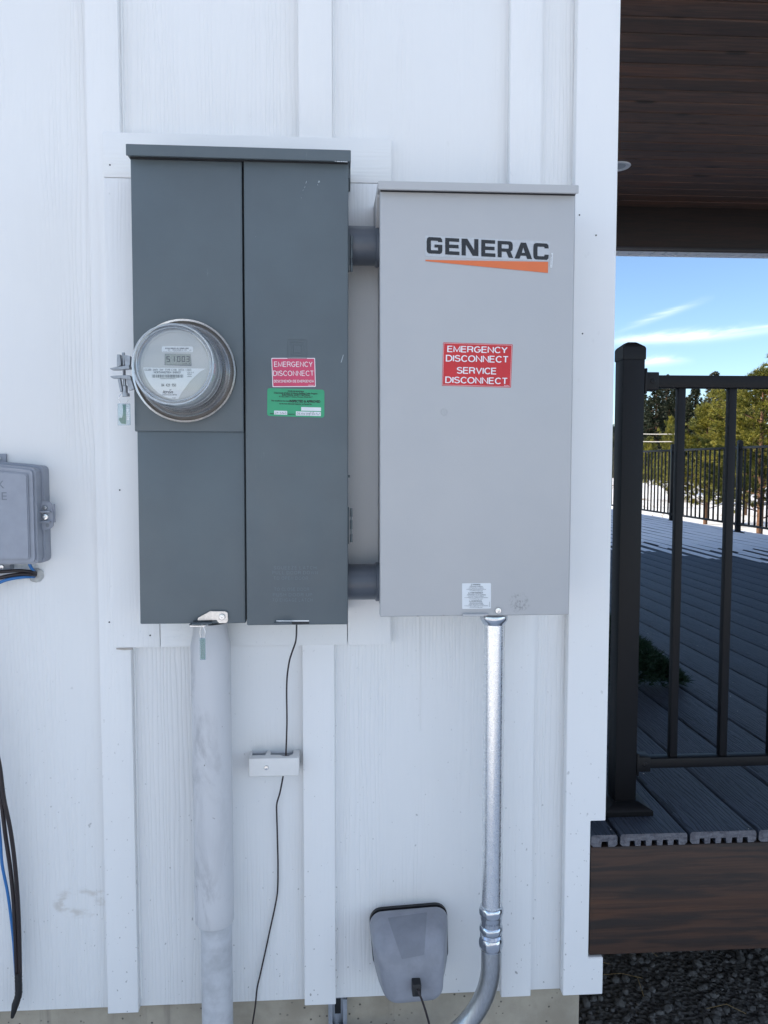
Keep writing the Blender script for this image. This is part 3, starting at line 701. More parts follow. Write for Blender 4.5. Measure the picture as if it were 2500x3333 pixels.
# snow lying on the boards beyond the porch roof
sn = bmesh.new(); NX = 10; xs_ = []
for k in range(nb + 1):
    a = g1 + k * pitch
    for q in (0.0, .035, .07, .13, .22, .36, .5, .64, .78, .87, .93, .965, 1.0): xs_.append((a + pitch * q, q, k))
ys_ = [3.3 + .05 * j for j in range(int((DY1 - 3.3) / .05))]
grid = {}
for i, (x, t, k) in enumerate(xs_):
    for j, y in enumerate(ys_):
        e = 4.85 - .95 * (x - 2.7) + .20 * noise.noise(Vector((k * 1.9, 0, 3))) + .10 * noise.noise(Vector((x * 2, y * 3, 1)))
        if 2 < k: e += .15 * math.sin(k * 2.3)
        dep = max(0, min(1, (y - e) / .9)); edge_ = max(0, math.sin(math.pi * min(1, max(0, t)))) ** .75
        cut_ = max(.36, .52 - .06 * (y - e)) + .10 * noise.noise(Vector((k * 5.3, y * 1.7, 2))); edge_ = max(0, (edge_ - cut_) / (1 - cut_)) ** .8
        full = .06 * max(0, min(1, (y - e - 2.6 - .8 * noise.noise(Vector((k * 3.1, y * .8, 7)))) / 4.0))
        hgt = .019 * dep ** .6 * (edge_ * (1 - full) + full) * (1 + .25 * noise.noise(Vector((x * 3, y * 2, 9)))) - .0015
        grid[(i, j)] = hgt
def svert(i, j):
    x, t, k = xs_[i]; return (x, ys_[j], DECKZ + max(.0005, grid[(i, j)]))
vid = {}
for i in range(len(xs_) - 1):
    for j in range(len(ys_) - 1):
        cs = [(i, j), (i + 1, j), (i + 1, j + 1), (i, j + 1)]
        if min(grid[c_] for c_ in cs) <= 0 or xs_[i][2] != xs_[i + 1][2]: continue
        vv = []
        for c_ in cs:
            if c_ not in vid: vid[c_] = sn.verts.new(svert(*c_))
            vv.append(vid[c_])
        try: sn.faces.new(vv)
        except ValueError: pass
bmesh.ops.remove_doubles(sn, verts=sn.verts, dist=1e-5)
bmesh.ops.recalc_face_normals(sn, faces=sn.faces)
so_ = link(sn, 'snow', 'snow', ang=80); tag(so_, 'snow lying in ridges on the far deck boards', 'snow', kind='stuff')

# ---------------------------------------------------------------- railings
def rail_post(parent, x, y, h, s=.0475, base=True, front_bracket=0):
    m = MB(); m.box(x - s / 2, x + s / 2, y - s / 2, y + s / 2, DECKZ + .004, DECKZ + h - .034, .0015); p = m.build('post', 'rail', parent)
    c_ = s / 2 + .0016; zt_ = DECKZ + h
    m = MB(); t = bmesh.new()
    lv = [(c_, zt_ - .038), (c_, zt_ - .014), (c_ * .93, zt_ - .010), (c_ * .42, zt_), (c_ * .30, zt_ + .001)]
    rings = [[t.verts.new((x + sx_ * a, y + sy_ * a, z)) for (sx_, sy_) in ((-1, -1), (1, -1), (1, 1), (-1, 1))] for a, z in lv]
    for A, B in zip(rings, rings[1:]):
        for q in range(4): t.faces.new((A[q], A[(q + 1) % 4], B[(q + 1) % 4], B[q]))
    t.faces.new(rings[-1]); t.faces.new(rings[0][::-1]); bmesh.ops.bevel(t, geom=t.edges[:], offset=.0008, segments=2, affect='EDGES')
    m.merge(t); m.build('post_cap', 'rail', p)
    if base:
        m = MB(); t = bmesh.new(); b_ = s / 2 + .028
        lv = [(b_, DECKZ + .001), (b_, DECKZ + .011), (b_ - .002, DECKZ + .013), (s / 2 + .003, DECKZ + .024), (s / 2 + .001, DECKZ + .024)]
        rings = [[t.verts.new((x + sx_ * a, y + sy_ * a, z)) for (sx_, sy_) in ((-1, -1), (1, -1), (1, 1), (-1, 1))] for a, z in lv]
        for A, B in zip(rings, rings[1:]):
            for q in range(4): t.faces.new((A[q], A[(q + 1) % 4], B[(q + 1) % 4], B[q]))
        t.faces.new(rings[-1]); m.merge(t); m.build('base_cover', 'rail', p)
    return p
PY = PZ(2100, 2655, DECKZ).y + .047; PXC = (P(2018, 1900, PY - .0254).x + P(2084, 1900, PY - .0254).x) / 2
fr = thing('deck_railing', 'black metal railing beside the white house corner, at the front of the deck', 'railing', (PXC, PY, DECKZ))
HP = (P(2055, 1112, PY - .02).z - DECKZ)
rail_post(fr, PXC, PY, HP)
# corner-side sliver of the sleeve behind the post
rt1 = P(2300, 1222, PY - .014).z; rt0 = P(2300, 1262, PY - .014).z
rb1 = P(2300, 2466, PY - .014).z; rb0 = P(2300, 2497, PY - .014).z
XE = PXC + 1.83
for (a, b) in ((rt0, rt1), (rb0, rb1)):
    m = MB(); m.box(PXC + .026, XE - .026, PY - .014, PY + .014, a, b, .0015); m.build('rail', 'rail', fr)
rail_post(fr, XE, PY, HP)
for (a, b) in ((rt0, rt1), (rb0, rb1)):
    m = MB(); m.box(PXC + .0262, PXC + .058, PY - .0185, PY + .0185, a - .006, b + .006, .002)
    m.box(PXC + .0258, PXC + .031, PY - .021, PY + .021, a - .014, b + .014, .0015)
    br = m.build('bracket', 'rail', fr)
    screw_mb(Vector((PXC + .044, PY - .0187, (a + b) / 2)), .006, .0012).build('bolt', 'rail', br)
xb = P(2218, 1400, PY - .008).x; xb2 = P(2384, 1400, PY - .008).x; bs = xb2 - xb
m = MB(); m.box(xb - .0082, xb + .0082, PY - .0082, PY + .0082, rb1 - .002, rt0 + .002, .0008); bal = m.build('baluster', 'rail', fr)
k = 1
while xb + bs * k < XE - .05:
    o = bal.copy(); col.objects.link(o); o.parent = fr; o.location = (bs * k, 0, 0); k += 1

far = thing('deck_railing', 'long black metal railing along the snowy far edge of the deck', 'railing', (4.42, 6.71, DECKZ))
FX = 4.42; ypos = [3.30, 5.00, 6.71, 8.41, 10.11, 11.80]
HF = HP
rt1f, rt0f, rb1f, rb0f = rt1, rt0, rb1, rb0
ps = [rail_post(far, FX, y, HF) for y in ypos]
for a, b in zip(ypos, ypos[1:]):
    for (z0, z1) in ((rt0f, rt1f), (rb0f, rb1f)):
        m = MB(); m.box(FX - .014, FX + .014, a + .026, b - .026, z0, z1, .0015); m.build('rail', 'rail', far)
    for ye, sg in ((a, 1), (b, -1)):
        for (z0, z1) in ((rt0f, rt1f), (rb0f, rb1f)):
            m = MB(); lo, hi_ = sorted((ye + sg * .0262, ye + sg * .055)); m.box(FX - .0185, FX + .0185, lo, hi_, z0 - .006, z1 + .006, .002); m.build('bracket', 'rail', far)
fb = None
for a, b in zip(ypos, ypos[1:]):
    n = int(round((b - a) / .113)) - 1
    for q in range(1, n + 1):
        y = a + (b - a) * q / (n + 1)
        if fb is None:
            m = MB(); m.box(FX - .0082, FX + .0082, y - .0082, y + .0082, rb1f - .002, rt0f + .002, .0008); fb = m.build('baluster', 'rail', far); yfb = y
        else:
            o = fb.copy(); col.objects.link(o); o.parent = far; o.location = (0, y - yfb, 0)

# ---------------------------------------------------------------- dark grey meter panel
D1 = -.128                                   # plane of the covers and door
def avgx(pts, Y): return sum(P(a, b, Y).x for a, b in pts) / len(pts)
pz1 = P(775, 500, D1).z; pz0 = P(790, 2033, D1).z
pxl = avgx(((419, 530), (427, 1000), (435, 1400)), D1); pxr = avgx(((1129, 560), (1131, 1300), (1132, 2030)), D1)
pxl2 = avgx(((443, 1420), (453, 2030)), D1); gl_ = avgx(((785, 560), (792, 1390), (793, 2020)), D1); gr = avgx(((790, 560), (797, 1400), (802, 2030)), D1)
panel = thing('breaker_panel', 'dark blue grey metal meter and breaker panel holding the round meter', 'electrical panel', ((pxl + pxr) / 2, T, pz0))
mb = MB(); mb.box(pxl2 + .003, pxr - .003, D1 + .018, T - .001, pz0 + .006, pz1 + .002, .002); mb.build('enclosure', 'dark_panel', panel)
zs = P(600, 1406, D1).z; zs2 = pz0 + .0015
mb = MB(); mb.box(pxl, gl_, D1, D1 + .03, zs, pz1, .0022, 3); uc = mb.build('upper_cover', 'dark_panel', panel)
mb = MB(); mb.box(pxl2, gl_ + .0005, D1 + .0045, D1 + .03, zs2, zs + .004, .0022, 3); mb.build('lower_cover', 'dark_panel', panel)
mb = MB(); mb.box(gr, pxr, D1 - .003, D1 + .03, pz0 - .001, pz1, .0024, 3); door = mb.build('door', 'dark_panel', panel)
mb = MB(); mb.box(gl_ + .0008, gr - .0004, D1 + .0101, D1 + .0175, pz0 + .008, pz1 - .001); mb.build('door_seam', 'dark_gap_shade', panel)
HYY = D1 - .018
hzt = (P(403, 466, HYY).z + P(1137, 490, HYY).z) / 2; hzb = (P(405, 503, HYY).z + P(1136, 527, HYY).z) / 2
hx0 = P(403, 484, HYY).x; hx1 = P(1136, 508, HYY).x
mb = MB()
mb.prism([(HYY, hzb), (HYY, hzt), (T - .001, hzt + .004), (T - .001, hzt - .03), (T - .06, hzt - .05), (D1 + .022, hzb - .012), (D1 + .022, hzb + .003), (HYY + .0025, hzb + .003), (HYY + .0025, hzb)], 'x', hx0, hx1, .0006)
mb.build('rain_hood', 'dark_panel', panel)
mb = MB(); mb.box(pxl + .001, pxr - .001, D1 - .0045, D1 + .001, hzb + .0002, hzb + .0029); mb.build('hood_shadow_strip', 'dark_gap_shade', panel)  # dark strip that paints the shadow line under the hood lip
# hinges on the right-hand side
for (ys, (pa, pb)) in (((( 767, 796), (808, 838), (856, 884)), (757, 880)), (((1653, 1680), (1692, 1720), (1737, 1763)), (1650, 1768))):
    yh = D1 + .014
    m = MB(); a = P(1130, pa, yh); b = P(1133, pb, yh); m.box(pxr + .0002, pxr + .0022, yh - .006, yh + .012, b.z, a.z, .0005); hg = m.build('hinge', 'dark_panel', panel)
    m = MB()
    for (u, v) in ys:
        za = P(1139, u, yh).z; zc = P(1139, v, yh).z; m.lathe([(.0024, 0), (.0024, za - zc)], (pxr + .0058, yh - .002, zc), 'z', 14)
    m.tube([(pxr + .0058, yh - .002, P(1139, ys[0][0], yh).z), (pxr + .0058, yh - .002, P(1139, ys[2][1], yh).z)], .0013, 8)
    m.build('knuckle', 'dark_panel', hg)
m = MB()
for (u, v) in ((564, 578), (1545, 1553)): m.box(pxr - .001, pxr + .0035, D1 + .02, D1 + .03, P(1132, v, D1 + .02).z, P(1132, u, D1 + .02).z, .0006)
m.build('side_clip', 'dark_panel', panel)
# paint chips and scratches
YD = D1 - .0032
m = MB()
for (a, b, w_, h_, s_) in ((990, 592, 2.2, 9, -.3), (985, 608, 1.6, 7, -.6), (980, 618, 1.5, 4, -.8), (1032, 590, 6, 7, 0), (1029, 600, 2, 5, .4), (975, 643, 2.5, 2.5, 0), (827, 770, 2, 1.5, 0), (1107, 1166, 3.2, 26, -.42)):
    poly_px(m, [(a - w_ / 2, b + h_ / 2 ), (a - w_ / 2 - s_ * h_ * .6 + .4 * w_, b - h_ / 2), (a + w_ / 2 - s_ * h_ * .6, b - h_ / 2 + 1), (a + w_ / 2, b + h_ / 2 - 1)], YD, .0001)
m.build('scratch', flat('bare_chip', (.33, .37, .40), .5), panel)
m = MB()
for k in range(9):
    a = 1085 + k * 4.6 + random.uniform(-1, 1); poly_px(m, rect(a, 522.5 + (a - 1085) * .035 + random.uniform(-1, 1), a + random.uniform(1.5, 4.2), 525 + (a - 1085) * .035), HYY - .0002, .0001)
m.build('chipped_edge', 'white_label', panel)
# embossed square emblem
m = MB()
for (a, b, c_, d_, w_) in ((932, 1104, 994, 1166, 3.0), (942, 1113, 984, 1156, 2.6), (950, 1121, 977, 1148, 2.4)):
    for q in (((a, b), (c_, b + 1)), ((c_, b + 1), (c_ + 1, d_)), ((c_ + 1, d_), (a + 1, d_)), ((a + 1, d_), (a, b))):
        p0, p1 = P(*q[0], YD + .0002), P(*q[1], YD + .0002); m.tube([p0, p1], .0008, 8)
m.build('embossed_emblem', 'dark_panel', panel)
m = MB()
for (s, x0, x1, y0) in (('SQUEEZE LATCH', 890, 1029, 1842), ('PULL DOOR DOWN', 886, 1034, 1858), ('TO OPEN DOOR', 890, 1002, 1876), ('TO CLOSE DOOR', 892, 1006, 1912), ('PUSH DOOR UP', 888, 1016, 1930), ('TO ENGAGE LATCH', 886, 1017, 1947)):
    stroke_text(m, s, rect(x0, y0, x1, y0 + 11, -.004), YD - .0002, .14, .40)
m.build('embossed_lettering', flat('emboss_grey', (.150, .180, .207), .4), panel)
# pink sticker
st = sheet(((879.7, 1164.5), (1022, 1164), (1025, 1258), (884, 1259.5)), YD - .0004, 3); s1 = st.build('warning_sticker', 'white_ink', panel, smooth=False); s1['label'] = 'pink EMERGENCY DISCONNECT sticker'
sheet(((882, 1167), (1019.5, 1166.5), (1022.5, 1255.5), (886.5, 1257)), YD - .0007, 2).build('sticker_field', 'pink', s1, smooth=False)
m = MB(); Y_ = YD - .0009
stroke_text(m, 'EMERGENCY', rect(888.5, 1176.5, 1013.5, 1193.5, -.002, .05), Y_, .125, .26); stroke_text(m, 'DISCONNECT', rect(885.5, 1206, 1018, 1223, -.004, .05), Y_, .125, .26)
stroke_text(m, 'DESCONEXI\u00d3N DE EMERGENCIA', rect(888.5, 1236, 1018.5, 1244.5, -.004), Y_, .17, .26); put_text(m, '02R94601', rect(1001, 1251.5, 1019.5, 1254.6), Y_)
m.build('lettering', 'white_ink', s1, smooth=False)
# green inspection sticker
s2 = sheet(((867, 1262.5), (1053, 1267.5), (1053, 1358.5), (867, 1353.5)), YD - .0004, 8).build('inspection_sticker', 'green', panel, smooth=False); s2['label'] = 'green state inspection sticker'
def gx(a, b): return 820 + a * .1989, 1050 + b * .1989
m = MB(); Y_ = YD - .0007
for (s, x0, x1, y0, y1, bo) in (('STATE OF MONTANA', 572, 835, 1108, 1131, .25), ('Department of Labor & Industry Building Codes Program', 348, 1056, 1133, 1165, .22), ('ELECTRICAL SAFETY SECTION', 478, 930, 1167, 1190, .3), ('PO Box 200517, Helena, Montana 59620-0517', 430, 976, 1196, 1222, .08), ('This installation has been', 300, 595, 1265, 1285, .25), ('INSPECTED & APPROVED', 602, 1103, 1261, 1300, .45), ('by the State Electrical Inspector on Permit No.', 437, 967, 1312, 1340, .22), ('Date:', 286, 346, 1478, 1494, .2), ('Inspector', 575, 692, 1484, 1508, .2)):
    a = gx(x0, y0); b = gx(x1, y1); put_text(m, s, rect(a[0], a[1], b[0], b[1], .016), Y_, bold=bo)
m.build('lettering', 'black_ink', s2, smooth=False)
m = MB()
for (x0, y0, x1, y1) in ((793, 1377, 1117, 1437), (350, 1438, 563, 1502), (707, 1448, 1115, 1516)):
    a = gx(x0, y0); b = gx(x1, y1); poly_px(m, rect(a[0], a[1], b[0], b[1], .022), Y_, .0001)
m.build('writing_box', 'white_label', s2, smooth=False)
m = MB()
for stf in (((365, 1465), (385, 1456), (380, 1475), (362, 1496), (392, 1490)), ((412, 1462), (398, 1462), (398, 1476), (414, 1474), (414, 1462), (412, 1496)), ((440, 1466), (462, 1464), (455, 1495), (440, 1490)), ((470, 1478), (478, 1494), (490, 1462), (500, 1494)), ((512, 1462), (505, 1492), (530, 1480)), ((530, 1460), (545, 1462), (532, 1476), (550, 1482), (536, 1496)),
            ((728, 1464), (725, 1502), (748, 1494), (745, 1468), (728, 1464)), ((780, 1468), (762, 1470), (758, 1500), (780, 1502)), ((760, 1485), (776, 1485)), ((790, 1504), (806, 1468), (818, 1504)), ((794, 1490), (816, 1490)), ((830, 1506), (836, 1476), (850, 1506), (858, 1474)), ((885, 1466), (880, 1512)), ((905, 1466), (900, 1512)), ((878, 1488), (908, 1488)), ((915, 1480), (922, 1498), (942, 1462), (920, 1530)), ((955, 1460), (950, 1508)), ((965, 1478), (1000, 1462)), ((990, 1460), (975, 1508)), ((1005, 1480), (992, 1494), (1008, 1504), (1022, 1490), (1005, 1480)), ((1035, 1510), (1046, 1470), (1068, 1512), (1105, 1468))):
    stroke_px(m, [gx(*p) for p in stf], .75, Y_ - .0003)
m.build('handwriting', 'pen', s2, smooth=False)
# bottom latches
def h4(a, b): return 550 + a * .3014, 1930 + b * .3014
m = MB(); YL = D1 - .0005
pts = [P(*h4(*p), YL) for p in ((315, 270), (445, 198), (605, 198), (634, 212), (638, 300), (622, 322), (545, 325), (522, 302), (518, 290), (310, 297))]
m.prism([(p.x, p.z) for p in pts], 'y', YL - .0022, YL + .004, .0006); lt = m.build('latch_plate', steel('latch_zinc', (.70, .68, .66), .32), panel)
screw_mb(P(*h4(575, 258), YL - .0022), .0062, .003).build('bolt', 'screw', lt)
def hasp(pts4, name, mat, y0, th_):
    m = MB(); pts = [P(*h4(*p), y0) for p in pts4]; m.prism([(p.x, p.z) for p in pts], 'y', y0, y0 + th_, .0006); return m.build(name, mat, panel)
def tabxy(x0, x1, zt_, y0, y1, th_, mat, name):     # flat tongue sticking out of the bottom edge towards the viewer, with an eye
    m = MB(); t = bmesh.new(); outer = []; n = 28; cxx = (x0 + x1) / 2; a_ = (x1 - x0) / 2; cy_ = (y0 + y1) / 2; b_ = (y0 - y1) / 2
    ring = []; hole = []
    for k in range(n):
        an = 2 * math.pi * k / n; ca, sa = math.cos(an), math.sin(an)
        ring.append((cxx + a_ * math.copysign(abs(ca) ** .5, ca), cy_ + b_ * math.copysign(abs(sa) ** .7, sa)))
        hole.append((cxx - a_ * .35 + a_ * .38 * ca, cy_ + b_ * .42 * sa))
    for z, fl in ((zt_, 0), (zt_ - th_, 1)):
        pass
    V = [[t.verts.new((p[0], p[1], z)) for p in rr] for z in (zt_, zt_ - th_) for rr in (ring, hole)]
    o0, h0, o1, h1 = V
    for k in range(n):
        j = (k + 1) % n
        t.faces.new((o0[k], o0[j], h0[j], h0[k])); t.faces.new((o1[k], h1[k], h1[j], o1[j])); t.faces.new((o0[k], o1[k], o1[j], o0[j])); t.faces.new((h0[k], h0[j], h1[j], h1[k]))
    m.merge(t); return m.build(name, mat, panel)
a = P(*h4(258, 305), D1 - .002); b = P(*h4(466, 305), D1 - .002)
tabxy(a.x, b.x, P(*h4(360, 312), D1).z, D1 - .020, D1 + .006, .0015, 'dark_panel', 'latch_tongue')
a = P(*h4(225, 345), D1 + .004); b = P(*h4(430, 345), D1 + .004)
tabxy(a.x, b.x, P(*h4(330, 338), D1).z, D1 - .014, D1 + .012, .0018, 'screw', 'latch_tongue')
a = P(*h4(1140, 320), D1 - .002); b = P(*h4(1330, 320), D1 - .002)
tabxy(a.x, b.x, P(*h4(1230, 308), D1 - .004).z, D1 - .020, D1 + .006, .0018, 'dark_panel', 'latch_tongue')
m = MB(); poly_px(m, [h4(*p) for p in ((1160, 295), (1512, 293), (1513, 305), (1160, 307))], YD - .0002); m.build('latch_slot', 'trim_v', panel)
m = MB(); poly_px(m, [h4(*p) for p in ((1326, 307), (1512, 306), (1513, 333), (1330, 337))], YD - .0003)
poly_px(m, [h4(*p) for p in ((262, 300), (318, 300), (318, 316), (262, 318))], YD + .0022); poly_px(m, [h4(*p) for p in ((434, 290), (468, 294), (466, 318), (440, 318))], YD + .0022)
m.build('latch_slot', 'dark_gap_shade', panel)

panel.rotation_euler.y = .004

# ---------------------------------------------------------------- electricity meter
YR = D1 - .020                                # front of the sealing ring
mc = P(599, 1207, YR); RR = (P(770.5, 1207, YR).x - P(427.5, 1207, YR).x) / 2
meter = thing('electric_meter', 'round glass electricity meter reading 51003 in the dark grey panel', 'meter', (mc.x, D1, mc.z))
m = MB(); m.lathe([(RR * .92, .022), (RR * .98, .0205), (RR * .98, .010), (RR, .008), (RR * 1.0, .003), (RR * .985, -.0005), (RR * .95, .0005), (RR * .925, .006)], (mc.x, YR, mc.z), 'y', 96, True); m.build('sealing_ring', 'chrome', meter)
m = MB(); m.lathe([(RR * .935, .015), (RR * .935, .006), (RR * .86, .003), (RR * .84, -.004), (RR * .80, -.005), (RR * .80, .012), (.001, .014)], (mc.x, YR, mc.z), 'y', 64); m.build('meter_base', 'meter_base', meter)
YF = YR - .056
fcp = P(575, 1190, YF); fr_ = .0575
m = MB(); m.lathe([(.067, -.002), (.0665, YF - YR + .016), (.0655, YF - YR + .010), (.001, YF - YR + .009)], (mc.x, YR, mc.z), 'y', 64); m.build('meter_barrel', 'meter_body', meter)
m = MB(); rg = (P(701, 1187, YR - .088).x - P(432, 1187, YR - .088).x) / 2
m.lathe([(RR * .885, .002), (RR * .885, -.006), (RR * .82, -.009), (rg * 1.07, -.014), (rg * 1.06, -.028), (rg * 1.02, -.0285), (rg * 1.02, -.030), (rg * 1.05, -.032), (rg * 1.035, -.074), (rg * 1.0, -.084), (rg * .965, -.089), (rg * .93, -.090), (rg * .915, -.086), (rg * .86, -.084), (rg * .84, -.0855), (.03, -.087), (.001, -.0872)], (mc.x, YR, mc.z), 'y', 96)
m.build('glass_cover', 'glass', meter)
m = MB(); m.lathe([(fr_ + .0015, .003), (fr_ + .0015, -.001), (fr_ - .001, -.001), (fr_ - .001, .0), (.001, .0)], (fcp.x, YF, fcp.z), 'y', 64); face = m.build('face_plate', 'face', meter)
def h2(a, b): return 350 + a * .27125, 1000 + b * .27125
Y1 = YF - .0006
m = MB(); poly_px(m, [h2(*p) for p in ((428, 722), (800, 729), (1178, 736), (1110, 775), (1050, 830), (990, 890), (940, 960), (900, 1010), (870, 1060), (845, 1108), (760, 1100), (680, 1070), (610, 1030), (550, 975), (500, 910), (462, 840), (440, 780))], Y1, .0002); nm = m.build('name_plate', 'white_label', face, smooth=False)
m = MB(); Y2 = Y1 - .0003
def tx(s, x0, y0, x1, y1, bo=0.0, sk=0.0, mb_=None):
    a = h2(x0, y0); b = h2(x1, y1); put_text(mb_ or m, s, rect(a[0], a[1], b[0], b[1], .004, sk), Y2, bold=bo)
tx('CL200  240V  3W  TYPE C1SR  30TA  1.0Kh', 445, 737, 1005, 762, .10); tx('NORTHWESTERN  ENERGY', 557, 769, 880, 793, .22); tx('*18F0844290500070201*', 628, 850, 825, 862, .05)
tx('CA 0.5', 960, 775, 1035, 788, .1); tx('FM2S', 960, 798, 1010, 811, .1); tx('60Hz', 960, 824, 1010, 837, .1)
tx('84  429  950', 647, 917, 822, 951, .22); tx('itron', 672, 1000, 790, 1032, .7, -.25); tx('WATTHOUR METER', 657, 1043, 835, 1057, .1); tx('7190', 778, 1083, 818, 1095, .1)
barcode(m, *h2(535, 808), *h2(915, 845), Y2, 46, 3)
poly_px(m, [h2(740, 992), h2(768, 984), h2(760, 996), h2(748, 1000)], Y2, .0001)
m.build('lettering', 'grey_ink', face, smooth=False)
a, b, c_, d_ = h2(650, 468), h2(1025, 470), h2(1027, 541), h2(650, 540)
sheet((a, b, c_, d_), Y1, 5, .0002).build('barcode_label', 'white_label', face, smooth=False)
m = MB(); barcode(m, *h2(695, 485), *h2(985, 502), Y2, 40, 9); tx('C  70300112', 725, 506, 950, 524, .05); tx('NM', 980, 508, 1005, 524); tx('FOR INFORMATION CALL', 670, 529, 1000, 536)
m.build('barcode', 'grey_ink', face, smooth=False)
sheet((h2(688, 560), h2(998, 565), h2(1010, 706), h2(685, 694)), Y1, 0, .0002).build('display_bezel', 'grey_ink', face, smooth=False)
lcd = sheet((h2(694, 564), h2(996, 567), h2(998, 690), h2(694, 688)), Y1 - .0003, 0, .0002).build('display', 'lcd', face, smooth=False)
m = MB(); SEG = {'5': 'afgcd', '1': 'bc', '0': 'abcdef', '3': 'abgcd'}
def seg(ch, x0, x1, y0, y1):
    ym = (y0 + y1) / 2; L = {'a': ((x0, y0), (x1, y0)), 'b': ((x1, y0), (x1, ym)), 'c': ((x1, ym), (x1, y1)), 'd': ((x0, y1), (x1, y1)), 'e': ((x0, ym), (x0, y1)), 'f': ((x0, y0), (x0, ym)), 'g': ((x0, ym), (x1, ym))}
    for s in SEG[ch]: stroke_px(m, [h2(*L[s][0]), h2(*L[s][1])], 3.0, Y2 - .0003)
for ch, x0, x1 in (('5', 712, 744), ('1', 770, 802), ('0', 840, 870), ('0', 895, 925), ('3', 950, 980)): seg(ch, x0, x1, 592, 652)
a = h2(905, 672); b = h2(990, 685); put_text(m, 'kWh  R', rect(a[0], a[1], b[0], b[1]), Y2 - .0003, bold=.2)
m.build('display_digits', 'lcd_ink', face, smooth=False)
m = MB(); yb9 = -.0875
m.lathe([(rg * .985, yb9), (rg * 1.0, yb9 - .0022), (rg * .985, yb9 - .0042), (rg * .955, yb9 - .0030), (rg * .950, yb9 - .0005)], (mc.x, YR, mc.z), 'y', 96, True)
m.lathe([(rg * .900, yb9 + .0010), (rg * .910, yb9 - .0004), (rg * .900, yb9 - .0014), (rg * .885, yb9)], (mc.x, YR, mc.z), 'y', 96, True)
m.build('cover_rim', clearplastic('cover_rim_glass', (.9, .92, .92), .20, .05, .30), meter)
# clamp of the sealing ring
YC = YR + .008
def cpx(*p): return P(*h2(*p), YC)
m = MB()
for (q, th_) in ((((40, 738), (120, 722), (215, 712), (270, 700), (278, 742), (200, 752), (60, 757)), .016), (((45, 832), (120, 824), (215, 822), (275, 820), (300, 872), (200, 862), (60, 852)), .016)):
    pts = [cpx(*p) for p in q]; m.prism([(p.x, p.z) for p in pts], 'y', YC - th_ / 2, YC + th_ / 2, .0006)
for q in (((122, 568), (160, 572), (172, 700), (120, 724)), ((205, 575), (282, 590), (276, 700), (222, 712)), ((130, 860), (160, 860), (186, 1005), (160, 1018)), ((228, 864), (292, 872), (330, 985), (262, 1000))):
    pts = [cpx(*p) for p in q]; m.prism([(p.x, p.z) for p in pts], 'y', YC - .005, YC + .005, .0005)
cp = m.build('ring_clamp', 'cast', meter)
m = MB(); a = cpx(190, 545); b = cpx(212, 1045); n = 60; pts = [a.lerp(b, k / n) for k in range(n + 1)]
m.tube(pts, [(.0026 if k < 18 or 34 < k < 48 else (.0022 + .0006 * (k % 2)) if k <= 34 else .0048) for k in range(n + 1)], 12)
m.tube([cpx(222, 1036), cpx(224, 1072)], .0062, 14); m.build('clamp_bolt', 'cast', cp)
# seal hanging from the clamp
def seal(name, label, cen, w_, h_, hook, text, Y, green=True, tilt=0.0):
    t = thing(name, label, 'security seal', (cen.x, Y, cen.z - h_ / 2), 'clear numbered meter seals')
    m = MB(); m.box(cen.x - w_ / 2, cen.x + w_ / 2, Y - .002, Y + .002, cen.z - h_ / 2, cen.z + h_ / 2, .0014, 2); m.build('seal_body', 'clear', t)
    m = MB()
    if green:
        m.prism([(cen.x - w_ * .10, cen.z + h_ * .46), (cen.x + w_ * .16, cen.z + h_ * .46), (cen.x + w_ * .14, cen.z - h_ * .44), (cen.x - w_ * .22, cen.z - h_ * .42), (cen.x - w_ * .40, cen.z - h_ * .26), (cen.x - w_ * .36, cen.z - h_ * .14), (cen.x - w_ * .16, cen.z - h_ * .16), (cen.x - w_ * .06, cen.z + h_ * .1)], 'y', Y - .0008, Y + .0008)
        m.build('seal_insert', 'green_plastic', t)
    else:
        for q in (-.25, 0.02, .27): m.box(cen.x + w_ * q - .0006, cen.x + w_ * q + .0006, Y - .0026, Y + .0026, cen.z - h_ * .45, cen.z + h_ * .46)
        m.build('seal_insert', flat('pale_green_rib', (.14, .27, .23), .3), t)
    m = MB(); m.tube(smooth_path([(cen.x - w_ * .38, Y, cen.z + h_ * .44), (cen.x - w_ * .30, Y, cen.z + h_ * .56), (cen.x - w_ * .42, Y, cen.z + h_ * .75), (hook.x - w_ * .1, Y, hook.z), (hook.x + w_ * .1, Y, hook.z + .001), (cen.x + w_ * .44, Y, cen.z + h_ * .75), (cen.x + w_ * .24, Y, cen.z + h_ * .56), (cen.x + w_ * .36, Y, cen.z + h_ * .44)], 6), .0006, 8)
    m.build('wire_loop', 'screw', t)
    if text:
        vs_, fs = text_geo(text); x1 = max(v[0] for v in vs_); y1 = max(v[1] for v in vs_); m = MB()
        m.raw([(cen.x + w_ * .40 - v[1] / y1 * w_ * .17, Y - .0022, cen.z + h_ * .34 - (1 - v[0] / x1) * -h_ * .0 - v[0] / x1 * h_ * .6) for v in vs_], fs)
        m.raw([(cen.x - w_ * .20 - v[1] / y1 * w_ * .14, Y - .0022, cen.z + h_ * .30 - v[0] / x1 * h_ * .35) for v in text_geo('NWE')[0]], text_geo('NWE')[1]) if False else None
        m.build('seal_number', 'white_ink', t, smooth=False)
    return t
sc_ = P(404, 1349, YC); sw_ = (P(424, 1349, YC).x - P(383, 1349, YC).x); shh = P(404, 1313, YC).z - P(404, 1384, YC).z
seal('meter_seal', 'clear and green numbered seal hanging from the meter ring clamp', sc_, sw_, shh, cpx(205, 1012), '1842568', YC)
yq = D1 - .008
